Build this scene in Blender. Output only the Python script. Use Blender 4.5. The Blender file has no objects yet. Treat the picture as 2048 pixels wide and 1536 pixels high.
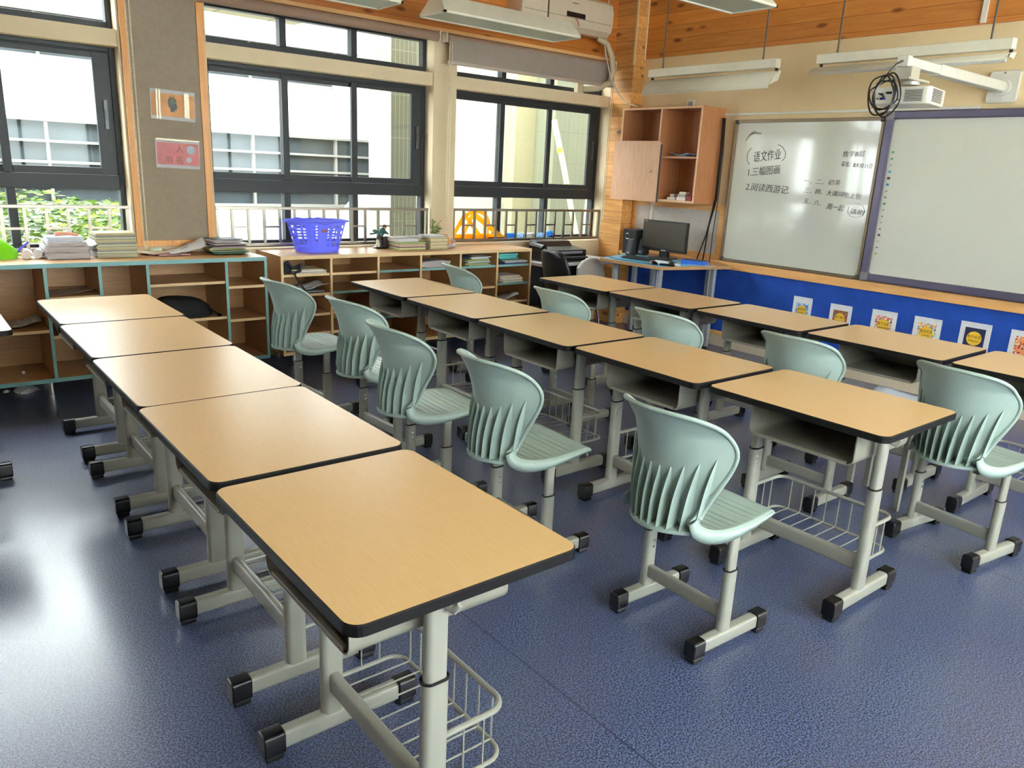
import bpy, math, random
from math import sin, cos, pi, radians
from mathutils import Vector, Matrix
random.seed(11)
C = bpy.context.scene.collection
S = bpy.context.scene

# ------------------------------------------------------------------ camera, sky, exposure
R_ = Vector((0.7810, -0.6222, 0.0464)); U_ = Vector((0.1318, 0.2374, 0.9624)); F_ = Vector((0.6099, 0.7459, -0.2674))
CAM = Vector((0, 0, 1.4816)); FPX = 1537.96
F_.normalize(); R_ = (R_ - F_*R_.dot(F_)).normalized(); U_ = R_.cross(F_)
cd = bpy.data.cameras.new('camera'); cam = bpy.data.objects.new('camera', cd); C.objects.link(cam)
cd.sensor_width = 36; cd.lens = FPX/2048*36; cd.clip_start = .02; cd.clip_end = 300
m = Matrix.Identity(4)
for i in range(3):
    m[i][0] = R_[i]; m[i][1] = U_[i]; m[i][2] = -F_[i]; m[i][3] = CAM[i]
cam.matrix_world = m
S.camera = cam
W = bpy.data.worlds.new('sky'); S.world = W; W.use_nodes = True
bg = W.node_tree.nodes['Background']; bg.inputs[0].default_value = (.93, .97, 1.0, 1); bg.inputs[1].default_value = 17.0
S.view_settings.view_transform = 'Standard'; S.view_settings.look = 'None'; S.view_settings.gamma = 1
S.view_settings.use_curve_mapping = False; S.view_settings.exposure = 0.56
S.cycles.max_bounces = 10; S.cycles.diffuse_bounces = 6; S.cycles.glossy_bounces = 4
S.cycles.transparent_max_bounces = 12; S.cycles.transmission_bounces = 6
S.cycles.sample_clamp_indirect = 8; S.cycles.caustics_reflective = False; S.cycles.caustics_refractive = False
try:
    S.cycles.use_denoising = True; S.cycles.denoiser = 'OPENIMAGEDENOISE'
except Exception: pass

# room numbers (metres): the whiteboard wall is x = XW, the window wall y = YW
XW, YW, H = 5.913, 5.72, 3.2
XB, YR = -4.2, -1.75          # back wall, corridor wall
WINS = [(-.535, 1.31), (1.86, 3.69), (3.92, 5.75)]
WIN_FAR = [(-2.95, -1.1)]

CORR = [(-.1, 2.6), (2.9, 5.6)]      # corridor windows

def at(u, v, ax, val):
    """point where the sight line of photo pixel (u, v) meets the plane axis = val"""
    d = R_*((u-1024)/FPX) - U_*((v-768)/FPX) + F_
    t = (val-CAM[ax])/d[ax]
    return CAM + d*t

# ------------------------------------------------------------------ materials
def lin(c):
    return tuple(((x/255)/12.92 if x/255 <= .04045 else ((x/255+.055)/1.055)**2.4) for x in c) + (1,)
MATS = {}
def mat(name, rgb, rough=.5, metal=0, spec=.5, bump=0, bscale=60, var=0, vscale=20, alpha=None, coat=0, emit=None):
    if name in MATS: return MATS[name]
    M = bpy.data.materials.new(name); M.use_nodes = True; nt = M.node_tree; p = nt.nodes['Principled BSDF']
    col = lin(rgb); p.inputs['Base Color'].default_value = col
    p.inputs['Roughness'].default_value = rough; p.inputs['Metallic'].default_value = metal
    p.inputs['Specular IOR Level'].default_value = spec; p.inputs['Coat Weight'].default_value = coat
    tc = nt.nodes.new('ShaderNodeTexCoord')
    n = nt.nodes.new('ShaderNodeTexNoise'); n.inputs['Scale'].default_value = vscale; n.inputs['Detail'].default_value = 4
    nt.links.new(tc.outputs['Object'], n.inputs['Vector'])
    v = var if var else .03
    r = nt.nodes.new('ShaderNodeValToRGB'); r.color_ramp.elements[0].position = .3; r.color_ramp.elements[1].position = .7
    r.color_ramp.elements[0].color = tuple(x*(1-v) for x in col[:3])+(1,); r.color_ramp.elements[1].color = tuple(min(1, x*(1+v)) for x in col[:3])+(1,)
    nt.links.new(n.outputs['Fac'], r.inputs['Fac']); nt.links.new(r.outputs['Color'], p.inputs['Base Color'])
    if bump:
        n2 = nt.nodes.new('ShaderNodeTexNoise'); n2.inputs['Scale'].default_value = bscale; n2.inputs['Detail'].default_value = 3
        nt.links.new(tc.outputs['Object'], n2.inputs['Vector'])
        b = nt.nodes.new('ShaderNodeBump'); b.inputs['Strength'].default_value = bump; b.inputs['Distance'].default_value = .004
        nt.links.new(n2.outputs['Fac'], b.inputs['Height']); nt.links.new(b.outputs['Normal'], p.inputs['Normal'])
    if emit: p.inputs['Emission Color'].default_value = lin(rgb); p.inputs['Emission Strength'].default_value = emit
    if alpha is not None: p.inputs['Alpha'].default_value = alpha
    MATS[name] = M; return M

def wood(name, a, b, axis=0, scale=1, rough=.45, stretch=14, knots=False, planks=None, pax=2, spec=.5, contrast=1., groove=(.35,.3,.25), coords='Object'):
    """wood grain running along `axis`; planks = board height along axis pax"""
    if name in MATS: return MATS[name]
    M = bpy.data.materials.new(name); M.use_nodes = True; nt = M.node_tree; N = nt.nodes; L = nt.links; p = N['Principled BSDF']
    tc = N.new('ShaderNodeTexCoord'); mp = N.new('ShaderNodeMapping')
    sc = [stretch*scale]*3; sc[axis] = scale; mp.inputs['Scale'].default_value = sc
    L.new(tc.outputs[coords], mp.inputs['Vector'])
    n = N.new('ShaderNodeTexNoise'); n.inputs['Scale'].default_value = 3; n.inputs['Detail'].default_value = 6; n.inputs['Distortion'].default_value = .6
    r = N.new('ShaderNodeValToRGB'); r.color_ramp.elements[0].position = .5-.2/contrast; r.color_ramp.elements[1].position = .5+.2/contrast
    r.color_ramp.elements[0].color = lin(a); r.color_ramp.elements[1].color = lin(b)
    L.new(n.outputs['Fac'], r.inputs['Fac']); last = r.outputs['Color']
    vec = mp.outputs['Vector']
    if planks:
        sx = N.new('ShaderNodeSeparateXYZ'); L.new(tc.outputs[coords], sx.inputs[0])
        dv = N.new('ShaderNodeMath'); dv.operation = 'DIVIDE'; dv.inputs[1].default_value = planks; L.new(sx.outputs[pax], dv.inputs[0])
        fl = N.new('ShaderNodeMath'); fl.operation = 'FLOOR'; L.new(dv.outputs[0], fl.inputs[0])
        fr = N.new('ShaderNodeMath'); fr.operation = 'FRACT'; L.new(dv.outputs[0], fr.inputs[0])
        wn = N.new('ShaderNodeTexWhiteNoise'); wn.noise_dimensions = '1D'; L.new(fl.outputs[0], wn.inputs['W'])
        ad = N.new('ShaderNodeVectorMath'); ad.operation = 'MULTIPLY_ADD'; L.new(wn.outputs['Color'], ad.inputs[0]); ad.inputs[1].default_value = (37, 37, 37); L.new(mp.outputs['Vector'], ad.inputs[2]); vec = ad.outputs[0]
        hs = N.new('ShaderNodeHueSaturation'); vv = N.new('ShaderNodeMapRange'); vv.inputs['To Min'].default_value = .78; vv.inputs['To Max'].default_value = 1.18
        L.new(wn.outputs['Value'], vv.inputs['Value']); L.new(vv.outputs[0], hs.inputs['Value']); L.new(last, hs.inputs['Color']); last = hs.outputs['Color']
        gt = N.new('ShaderNodeMath'); gt.operation = 'LESS_THAN'; gt.inputs[1].default_value = .035; L.new(fr.outputs[0], gt.inputs[0])
        mx = N.new('ShaderNodeMixRGB'); mx.blend_type = 'MULTIPLY'; L.new(gt.outputs[0], mx.inputs['Fac']); L.new(last, mx.inputs['Color1']); mx.inputs['Color2'].default_value = groove+(1,)
        last = mx.outputs['Color']
    if knots:
        vo = N.new('ShaderNodeTexVoronoi'); mk = N.new('ShaderNodeMapping'); ks = [9, 9, 9]; ks[axis] = 3.2; mk.inputs['Scale'].default_value = ks
        L.new(tc.outputs[coords], mk.inputs['Vector']); L.new(mk.outputs['Vector'], vo.inputs['Vector']); vo.inputs['Scale'].default_value = 1; vo.inputs['Randomness'].default_value = 1
        kr = N.new('ShaderNodeValToRGB'); kr.color_ramp.elements[0].position = .10; kr.color_ramp.elements[0].color = (.28, .14, .06, 1); kr.color_ramp.elements[1].position = .21; kr.color_ramp.elements[1].color = (1, 1, 1, 1)
        L.new(vo.outputs['Distance'], kr.inputs['Fac'])
        m2 = N.new('ShaderNodeMixRGB'); m2.blend_type = 'MULTIPLY'; m2.inputs['Fac'].default_value = .85
        L.new(last, m2.inputs['Color1']); L.new(kr.outputs['Color'], m2.inputs['Color2']); last = m2.outputs['Color']
    L.new(vec, n.inputs['Vector'])
    L.new(last, p.inputs['Base Color']); p.inputs['Roughness'].default_value = rough; p.inputs['Specular IOR Level'].default_value = spec
    MATS[name] = M; return M

def floor_mat():
    M = bpy.data.materials.new('speckled blue vinyl'); M.use_nodes = True; nt = M.node_tree; N = nt.nodes; L = nt.links; p = N['Principled BSDF']
    tc = N.new('ShaderNodeTexCoord')
    n = N.new('ShaderNodeTexNoise'); n.inputs['Scale'].default_value = 190; n.inputs['Detail'].default_value = 3; L.new(tc.outputs['Object'], n.inputs['Vector'])
    r = N.new('ShaderNodeValToRGB'); e = r.color_ramp.elements
    e[0].position = .43; e[0].color = lin((28, 35, 62)); e[1].position = .59; e[1].color = lin((100, 112, 150))
    L.new(n.outputs['Fac'], r.inputs['Fac'])
    n2 = N.new('ShaderNodeTexNoise'); n2.inputs['Scale'].default_value = 1.6; n2.inputs['Detail'].default_value = 6; L.new(tc.outputs['Object'], n2.inputs['Vector'])
    rr = N.new('ShaderNodeMapRange'); rr.inputs['To Min'].default_value = .28; rr.inputs['To Max'].default_value = .46; p.inputs['Specular IOR Level'].default_value = .8; p.inputs['Coat Weight'].default_value = .5; p.inputs['Coat Roughness'].default_value = .2; L.new(n2.outputs['Fac'], rr.inputs['Value'])
    L.new(rr.outputs[0], p.inputs['Roughness'])
    # weld seams of the vinyl sheets
    sx = N.new('ShaderNodeSeparateXYZ'); L.new(tc.outputs['Object'], sx.inputs[0])
    ad = N.new('ShaderNodeMath'); ad.operation = 'ADD'; ad.inputs[1].default_value = 10.32; L.new(sx.outputs[0], ad.inputs[0])
    md = N.new('ShaderNodeMath'); md.operation = 'MODULO'; md.inputs[1].default_value = 1.95; L.new(ad.outputs[0], md.inputs[0])
    lt = N.new('ShaderNodeMath'); lt.operation = 'LESS_THAN'; lt.inputs[1].default_value = .006; L.new(md.outputs[0], lt.inputs[0])
    mx = N.new('ShaderNodeMixRGB'); L.new(lt.outputs[0], mx.inputs['Fac']); L.new(r.outputs['Color'], mx.inputs['Color1']); mx.inputs['Color2'].default_value = lin((40, 46, 80))
    L.new(mx.outputs['Color'], p.inputs['Base Color'])
    b = N.new('ShaderNodeBump'); b.inputs['Strength'].default_value = .10; b.inputs['Distance'].default_value = .002
    n3 = N.new('ShaderNodeTexNoise'); n3.inputs['Scale'].default_value = 16; n3.inputs['Detail'].default_value = 5; L.new(tc.outputs['Object'], n3.inputs['Vector'])
    L.new(n3.outputs['Fac'], b.inputs['Height']); L.new(b.outputs['Normal'], p.inputs['Normal'])
    return M

def glass_mat(name='window glass', tint=(.96, .99, .98), refl=.025, rough=.01):
    if name in MATS: return MATS[name]
    M = bpy.data.materials.new(name); M.use_nodes = True; nt = M.node_tree; N = nt.nodes; L = nt.links
    N.remove(N['Principled BSDF']); t = N.new('ShaderNodeBsdfTransparent'); t.inputs[0].default_value = tint+(1,)
    g = N.new('ShaderNodeBsdfGlossy'); g.inputs['Roughness'].default_value = rough
    lw = N.new('ShaderNodeLayerWeight'); lw.inputs['Blend'].default_value = .5
    pw = N.new('ShaderNodeMath'); pw.operation = 'POWER'; pw.inputs[1].default_value = 5; L.new(lw.outputs['Facing'], pw.inputs[0])
    ma = N.new('ShaderNodeMath'); ma.operation = 'MULTIPLY_ADD'; ma.inputs[1].default_value = .9; ma.inputs[2].default_value = refl; L.new(pw.outputs[0], ma.inputs[0])
    mx = N.new('ShaderNodeMixShader'); L.new(ma.outputs[0], mx.inputs[0]); L.new(t.outputs[0], mx.inputs[1]); L.new(g.outputs[0], mx.inputs[2])
    L.new(mx.outputs[0], N['Material Output'].inputs[0]); MATS[name] = M; return M

def translucent(name, rgb, rough=.3, f=.45, tr=.0):
    if name in MATS: return MATS[name]
    M = bpy.data.materials.new(name); M.use_nodes = True; nt = M.node_tree; N = nt.nodes; L = nt.links; p = N['Principled BSDF']
    p.inputs['Base Color'].default_value = lin(rgb); p.inputs['Roughness'].default_value = rough
    t = N.new('ShaderNodeBsdfTranslucent'); t.inputs[0].default_value = lin(rgb); mx = N.new('ShaderNodeMixShader'); mx.inputs[0].default_value = f
    L.new(p.outputs[0], mx.inputs[1]); L.new(t.outputs[0], mx.inputs[2]); out = mx.outputs[0]
    if tr:
        q = N.new('ShaderNodeBsdfTransparent'); q.inputs[0].default_value = lin(rgb); m3 = N.new('ShaderNodeMixShader'); m3.inputs[0].default_value = tr
        L.new(out, m3.inputs[1]); L.new(q.outputs[0], m3.inputs[2]); out = m3.outputs[0]
    L.new(out, N['Material Output'].inputs[0]); MATS[name] = M; return M

def tiles(name, tile, grout, ax_u, ax_v, su, sv, gw=.06, rough=.4, off=0):
    """rectangular tiles su x sv metres laid along axes ax_u, ax_v"""
    M = bpy.data.materials.new(name); M.use_nodes = True; nt = M.node_tree; N = nt.nodes; L = nt.links; p = N['Principled BSDF']
    tc = N.new('ShaderNodeTexCoord'); sx = N.new('ShaderNodeSeparateXYZ'); L.new(tc.outputs['Object'], sx.inputs[0]); outs = []
    for a, s in ((ax_u, su), (ax_v, sv)):
        d = N.new('ShaderNodeMath'); d.operation = 'DIVIDE'; d.inputs[1].default_value = s; L.new(sx.outputs[a], d.inputs[0])
        f = N.new('ShaderNodeMath'); f.operation = 'FRACT'; L.new(d.outputs[0], f.inputs[0])
        l = N.new('ShaderNodeMath'); l.operation = 'LESS_THAN'; l.inputs[1].default_value = gw*min(su, sv)/s; L.new(f.outputs[0], l.inputs[0]); outs.append(l)
    mx = N.new('ShaderNodeMath'); mx.operation = 'MAXIMUM'; L.new(outs[0].outputs[0], mx.inputs[0]); L.new(outs[1].outputs[0], mx.inputs[1])
    c = N.new('ShaderNodeMixRGB'); L.new(mx.outputs[0], c.inputs['Fac']); c.inputs['Color1'].default_value = lin(tile); c.inputs['Color2'].default_value = lin(grout)
    L.new(c.outputs['Color'], p.inputs['Base Color']); p.inputs['Roughness'].default_value = rough
    return M

cream = mat('cream wall paint', (222, 204, 170), .7, var=.05, vscale=3, bump=.15, bscale=25)
frontp = mat('front wall paint', (226, 202, 158), .65, var=.06, vscale=2.2, bump=.12, bscale=20)
whitep = mat('white ceiling paint', (235, 232, 222), .8)
ceilwood = wood('ceiling boards', (150, 80, 25), (190, 112, 45), 0, 1, .5, planks=.113, pax=1, knots=True)
bandY = wood('pine band planks front', (198, 120, 50), (216, 140, 64), 1, 1, .42, planks=.113, pax=2, knots=True, groove=(.5, .4, .3))
bandX = wood('pine band planks side', (190, 112, 44), (210, 132, 58), 0, 1, .42, planks=.113, pax=2, knots=True, groove=(.5, .4, .3))
colw = wood('pine column planks', (206, 140, 72), (232, 176, 104), 1, 1, .42, planks=.113, pax=2, knots=True, groove=(.55, .42, .3))
trimw = wood('orange pine trim', (214, 142, 66), (230, 166, 92), 2, 1, .4)
railw = wood('orange pine rail', (222, 160, 92), (238, 182, 116), 1, 1, .4)
lam = wood('desk laminate', (212, 172, 120), (220, 182, 130), 1, 7, .30, stretch=12, spec=.6, contrast=.8)
blackedge = mat('black edge band', (16, 15, 16), .5, spec=.25)
grey = mat('grey powder coated steel', (150, 149, 138), .3, 0, .5, var=.02)
dgrey = mat('grey steel tray', (140, 136, 124), .36)
blackp = mat('black plastic', (18, 18, 20), .3)
blackm = mat('matte black plastic', (22, 22, 24), .5)
bolt = mat('zinc bolt', (200, 200, 198), .25, 1)
mint = mat('pale green plastic', (156, 173, 165), .36, 0, .4, bump=.06, bscale=400)
alu = mat('dark window aluminium', (44, 47, 50), .45, .1, .35)
steel = mat('stainless steel', (150, 140, 128), .28, .9, bump=.1, bscale=6)
chrome = mat('chrome leg', (200, 200, 200), .15, 1)
cab = wood('cabinet laminate', (172, 128, 82), (190, 146, 98), 0, 2, .4)
cabv = wood('cabinet laminate upright', (206, 162, 112), (222, 182, 134), 2, 2, .4)
wcab = wood('reddish cabinet laminate', (172, 112, 72), (190, 130, 88), 2, 2, .4)
wdoor = wood('pinkish door laminate', (202, 152, 116), (216, 170, 136), 2, 2, .4)
teal = mat('teal edge band', (120, 170, 170), .45)
paper = mat('white paper', (236, 236, 240), .7)
paperg = mat('greyish paper', (205, 205, 208), .7)
white = mat('white enamel', (232, 230, 220), .35)
lampw = mat('white lamp enamel', (226, 222, 206), .35)
felt = mat('blue felt', (20, 70, 166), .9, var=.16, vscale=9, bump=.5, bscale=200)
greyfab = mat('grey pinboard fabric', (150, 136, 118), .9, var=.06, vscale=40, bump=.3, bscale=300)
ink = mat('black marker', (14, 14, 16), .6)

# ------------------------------------------------------------------ mesh helpers
class MB:
    def __init__(s): s.v = []; s.f = []; s.m = []
    def add(s, vs, fs, mi=0):
        b = len(s.v); s.v += [tuple(x) for x in vs]; s.f += [tuple(b+i for i in f) for f in fs]; s.m += [mi]*len(fs); return s
    def box(s, x0, x1, y0, y1, z0, z1, mi=0, M=None):
        vs = [Vector(p) for p in ((x0, y0, z0), (x1, y0, z0), (x1, y1, z0), (x0, y1, z0), (x0, y0, z1), (x1, y0, z1), (x1, y1, z1), (x0, y1, z1))]
        if M: vs = [M @ p for p in vs]
        return s.add(vs, [(0, 3, 2, 1), (4, 5, 6, 7), (0, 1, 5, 4), (1, 2, 6, 5), (2, 3, 7, 6), (3, 0, 4, 7)], mi)
    def prism(s, poly, axis, a, b, mi=0, M=None):
        """poly: 2D points in the other two axes (cyclic order), extruded from a to b along axis"""
        def pt(p, t):
            q = [0, 0, 0]; q[axis] = t; o = [i for i in range(3) if i != axis]; q[o[0]] = p[0]; q[o[1]] = p[1]; q = Vector(q); return M @ q if M else q
        n = len(poly); vs = [pt(p, a) for p in poly] + [pt(p, b) for p in poly]
        fs = [tuple(range(n))[::-1], tuple(range(n, 2*n))] + [(i, (i+1) % n, n+(i+1) % n, n+i) for i in range(n)]
        ar = sum(poly[i][0]*poly[(i+1) % n][1]-poly[(i+1) % n][0]*poly[i][1] for i in range(n))
        flip = (ar < 0) != (axis == 1)
        if flip: fs = [f[::-1] for f in fs]
        return s.add(vs, fs, mi)
    def tube(s, pts, r, n=10, mi=0, closed=False, ry=None, up=None):
        pts = [Vector(p) for p in pts]; k = len(pts); rings = []
        prev = None
        for i, p in enumerate(pts):
            if closed: t = pts[(i+1) % k]-pts[i-1]
            else: t = pts[min(i+1, k-1)]-pts[max(i-1, 0)]
            t.normalize()
            if up is not None: a = Vector(up)
            elif prev is not None: a = prev
            else: a = Vector((0, 0, 1)) if abs(t.z) < .9 else Vector((1, 0, 0))
            u = (a - t*a.dot(t)); u = u.normalized() if u.length > 1e-6 else t.orthogonal().normalized(); prev = u
            w = t.cross(u); rr = r[i] if isinstance(r, (list, tuple)) else r; r2 = ry if ry else rr
            rings.append([p + u*cos(2*pi*j/n)*rr + w*sin(2*pi*j/n)*r2 for j in range(n)])
        vs = [q for g in rings for q in g]; fs = []
        for i in range(k if closed else k-1):
            a0 = i*n; b0 = ((i+1) % k)*n
            fs += [(a0+j, a0+(j+1) % n, b0+(j+1) % n, b0+j) for j in range(n)]
        if not closed: fs += [tuple(range(n))[::-1], tuple((k-1)*n+j for j in range(n))]
        return s.add(vs, fs, mi)
    def cyl(s, c, r, h, n=20, axis=2, mi=0, r2=None):
        a = Vector(c); d = Vector((0, 0, 0)); d[axis] = h
        return s.tube([a, a+d], [r, r if r2 is None else r2], n, mi)
    def grid(s, rows, mi=0, close=False):
        nr = len(rows); nc = len(rows[0]); vs = [p for r in rows for p in r]
        fs = [(i*nc+j, i*nc+(j+1) % nc, (i+1)*nc+(j+1) % nc, (i+1)*nc+j) for i in range(nr-1) for j in range(nc if close else nc-1)]
        return s.add(vs, fs, mi)
    def lathe(s, prof, c=(0, 0, 0), n=24, mi=0):
        return s.grid([[Vector((c[0]+r*cos(2*pi*j/n), c[1]+r*sin(2*pi*j/n), c[2]+z)) for j in range(n)] for r, z in prof], mi, True)
    def mesh(s, name):
        me = bpy.data.meshes.new(name); me.from_pydata(s.v, [], s.f); return me

def obj(name, mb, mats, parent=None, smooth=None, bevel=0, solid=0, loc=None, rotz=None):
    me = mb.mesh(name)
    for x in (mats if isinstance(mats, (list, tuple)) else [mats]): me.materials.append(x)
    me.polygons.foreach_set('material_index', mb.m)
    o = bpy.data.objects.new(name, me); C.objects.link(o)
    if parent: o.parent = parent
    if smooth is not None:
        me.polygons.foreach_set('use_smooth', [True]*len(me.polygons))
        me.set_sharp_from_angle(angle=radians(smooth))
    me.update()
    if solid:
        md = o.modifiers.new('thick', 'SOLIDIFY'); md.thickness = solid; md.offset = 0
    if bevel:
        md = o.modifiers.new('bevel', 'BEVEL'); md.width = bevel; md.segments = 2; md.limit_method = 'ANGLE'; md.angle_limit = radians(50)
    if loc: o.location = loc
    if rotz is not None: o.rotation_euler = (0, 0, rotz)
    return o
def tag(o, label=None, cat=None, group=None, kind=None):
    if label: o['label'] = label
    if cat: o['category'] = cat
    if group: o['group'] = group
    if kind: o['kind'] = kind
    return o
def thing(name, label, cat, loc=(0, 0, 0), rotz=0, group=None):
    o = bpy.data.objects.new(name, None); C.objects.link(o); o.location = loc; o.rotation_euler = (0, 0, rotz); o.empty_display_size = .1
    return tag(o, label, cat, group)
def struct(name, mb, m, **k): return tag(obj(name, mb, m, **k), kind='structure')
def dup(root, loc, rotz, label, group=None):
    r = root.copy(); C.objects.link(r); r.location = loc; r.rotation_euler = (0, 0, rotz); r['label'] = label
    if group: r['group'] = group
    for ch in list(root.children):
        c = ch.copy(); C.objects.link(c); c.parent = r
        for g in list(ch.children):
            d = g.copy(); C.objects.link(d); d.parent = c
    return r
def arc(cx, cy, r, a0, a1, n): return [(cx+r*cos(radians(a0+(a1-a0)*i/n)), cy+r*sin(radians(a0+(a1-a0)*i/n))) for i in range(n+1)]
def rrect(x0, x1, y0, y1, r, n=6):
    return arc(x1-r, y1-r, r, 0, 90, n)+arc(x0+r, y1-r, r, 90, 180, n)+arc(x0+r, y0+r, r, 180, 270, n)+arc(x1-r, y0+r, r, 270, 360, n)
def capsule(w, h, n=6): return rrect(-w/2, w/2, -h/2, h/2, min(w, h)/2*.96, n)
def text(body, size, loc, cols, m, parent, name='writing', align='LEFT', thick=.0, shear=0, thin=0, fit=None, maxw=None):
    """flat lettering as a mesh; cols = (x direction, y direction), loc in the parent's frame; fit = exact width, maxw = widest allowed"""
    cu = bpy.data.curves.new(name, 'FONT'); cu.body = body; cu.size = size; cu.offset = -size*thin; cu.extrude = thick; cu.align_x = align; cu.shear = shear
    tmp = bpy.data.objects.new('tmp', cu); C.objects.link(tmp); bpy.context.view_layer.update()
    me = bpy.data.meshes.new_from_object(tmp.evaluated_get(bpy.context.evaluated_depsgraph_get())); bpy.data.objects.remove(tmp)
    me.name = name; me.materials.clear(); me.materials.append(m)
    xs_ = [v.co.x for v in me.vertices]; w = max(xs_)-min(xs_); k = fit/w if fit else (min(1, maxw/w) if maxw else 1)
    x = Vector(cols[0]).normalized(); y = Vector(cols[1]).normalized(); z = x.cross(y); y = z.cross(x)
    mm = Matrix.Identity(4)
    for i in range(3): mm[i][0] = x[i]*k; mm[i][1] = y[i]; mm[i][2] = z[i]
    me.transform(mm)
    o = bpy.data.objects.new(name, me); C.objects.link(o); o.location = loc; o.parent = parent
    return o
FRONT = ((0, -1, 0), (0, 0, 1)); SIDE = ((1, 0, 0), (0, 0, 1))

# ------------------------------------------------------------------ room shell
struct('floor', MB().box(XB, XW+.2, YR, YW+.3, -.2, 0), floor_mat())
struct('ceiling', MB().box(XB-.2, XW+.2, YR-.2, YW+.3, H, H+.2), mat('beige ceiling', (196, 184, 160), .8))
wl = MB()
allw = sorted(WIN_FAR+WINS)
wl.box(XB-.2, XW+.2, YW, YW+.25, 0, .83)
xs = [XB-.2]+[v for w in allw for v in w]+[XW+.2]
for i in range(0, len(xs), 2): wl.box(xs[i], xs[i+1], YW, YW+.25, .83, 2.50)
for a, b in allw: wl.box(a, b, YW+.015, YW+.25, 2.125, 2.225)
wl.box(XB-.2, XW+.2, YW, YW+.25, 2.50, H)
struct('wall_left', wl, cream)
struct('wall_front', MB().box(XW, XW+.2, YR-.2, YW, 0, H), frontp)
struct('wall_back', MB().box(XB-.2, XB, YR-.2, YW, 0, H), cream)
wr = MB().box(XB, XW, YR-.2, YR, 0, 0.95).box(XB, XW, YR-.2, YR, 2.60, H)
ys = [XB]+[v for w in CORR for v in w]+[XW]
for i in range(0, len(ys), 2): wr.box(ys[i], ys[i+1], YR-.2, YR, 0.95, 2.60)
struct('wall_right', wr, cream)
struct('trim_1', MB().box(XB, XW-.02, YW-.022, YW, 2.565, H), bandX)
struct('trim_2', MB().box(XW-.022, XW, YR, YW-.022, 2.565, H), bandY)
struct('wall_corner', MB().box(5.75, XW-.001, 5.44, YW, 0, H-.001).box(5.752, XW-.001, YW, 5.85, .84, 2.12).box(5.752, XW-.001, YW, 5.85, 2.23, 2.49), colw)
struct('trim_3', MB().box(XW-.030, XW, YR, 5.43, .712, .782).box(XW-.012, XW, YR, 5.43, .10, .14), railw, bevel=.003)
struct('trim_4', MB().box(5.742, 5.752, 5.43, 5.45, 2.50, H).box(XW-.035, XW-.02, 5.425, 5.44, 2.56, H).box(5.60, 5.615, 5.69, 5.70, 2.56, H), mat('white caulk', (226, 205, 165), .7))
struct('baseboard_front', MB().box(XW-.014, XW, YR, 5.44, 0, .10), mat('cream skirting', (216, 200, 176), .5))
# timber rail that carries the blinds
struct('trim_5', MB().box(1.3, 5.72, YW-.05, YW-.0225, 2.535, 2.562).box(-3, 1.29, YW-.05, YW-.0225, 2.535, 2.562), mat('pale pine batten', (226, 178, 118), .5))

struct('trim_8', MB().box(XB-16, XB-.2, 2.5, YW+.25, -4, 8).box(XW+.2, XW+14, 2.5, YW+.25, -4, 8).box(XB-.2, XW+.2, YR-.2, YW+.25, H+.2, 8).box(XB-.2, XW+.2, 2.5, YW+.25, -4, -.2), mat('school outer wall', (150, 148, 140), .8))
# windows
glass = glass_mat()
def window(idx, x0, x1):
    w = x1-x0; ya, yb = YW+.12, YW+.19; f = .035
    xa = x0+.325*w; xb = x0+.64*w
    root = bpy.data.objects.new('window_%d' % idx, None); C.objects.link(root); tag(root, kind='structure'); root.location = (x0, ya, .86)
    def part(name, mb, m, **k):
        mb.v = [(v[0]-x0, v[1]-ya, v[2]-.86) for v in mb.v]; return obj(name, mb, m, root, **k)
    fr = MB()
    for za, zb in ((.83, 2.125), (2.225, 2.50)):
        fr.box(x0, x0+f, ya, yb, za, zb).box(x1-f, x1, ya, yb, za, zb).box(x0+f, x1-f, ya, yb, za, za+.05).box(x0+f, x1-f, ya, yb, zb-.03, zb)
    fr.box(x0+f, x1-f, ya-.01, yb, 1.232, 1.325)                     # transom bar
    fr.box(x0+f, x1-f, ya, yb+.0, 2.085, 2.095)
    for m in (xa, xb):
        fr.box(m-.025, m+.025, ya, yb, .88, 1.232).box(m-.025, m+.025, ya, yb, 2.275, 2.47)
    part('frame', fr, alu, bevel=.003)
    # three sliding sashes, the middle one in the rear track
    for k, (a, b, dy, l, r) in enumerate(((x0+f, xa+.03, .0, .012, .05), (xa-.02, xb+.02, .035, .05, .012), (xb-.025, x1-f, .0, .05, .10))):
        s = MB(); y0 = ya+.005+dy; y1 = y0+.028
        s.box(a, a+l, y0, y1, 1.326, 2.095).box(b-r, b, y0, y1, 1.326, 2.095).box(a+l, b-r, y0, y1, 1.326, 1.372).box(a+l, b-r, y0, y1, 2.055, 2.095)
        so = part('sash', s, alu, bevel=.003)
        g = MB().box(a+l, b-r, y0+.011, y0+.015, 1.372, 2.055); g.v = [(v[0]-x0, v[1]-ya, v[2]-.86) for v in g.v]
        obj('pane', g, glass, so)
        if k == 2:
            hd = MB().box(b-r+.045, b-r+.065, y0-.012, y0, 1.62, 1.80).box(b-r+.05, b-r+.06, y0-.024, y0-.012, 1.68, 1.74); hd.v = [(v[0]-x0, v[1]-ya, v[2]-.86) for v in hd.v]
            obj('latch', hd, mat('latch metal', (90, 90, 92), .4, .5), so)
    bounds = [x0+f, xa-.025, xa+.025, xb-.025, xb+.025, x1-f]
    for i in range(0, 6, 2):
        part('pane', MB().box(bounds[i], bounds[i+1], ya+.03, ya+.034, .88, 1.232), glass)
        part('pane', MB().box(bounds[i], bounds[i+1], ya+.03, ya+.034, 2.275, 2.47), glass)
for i, (a, b) in enumerate(WINS+WIN_FAR): window(i+1, a, b)
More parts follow.
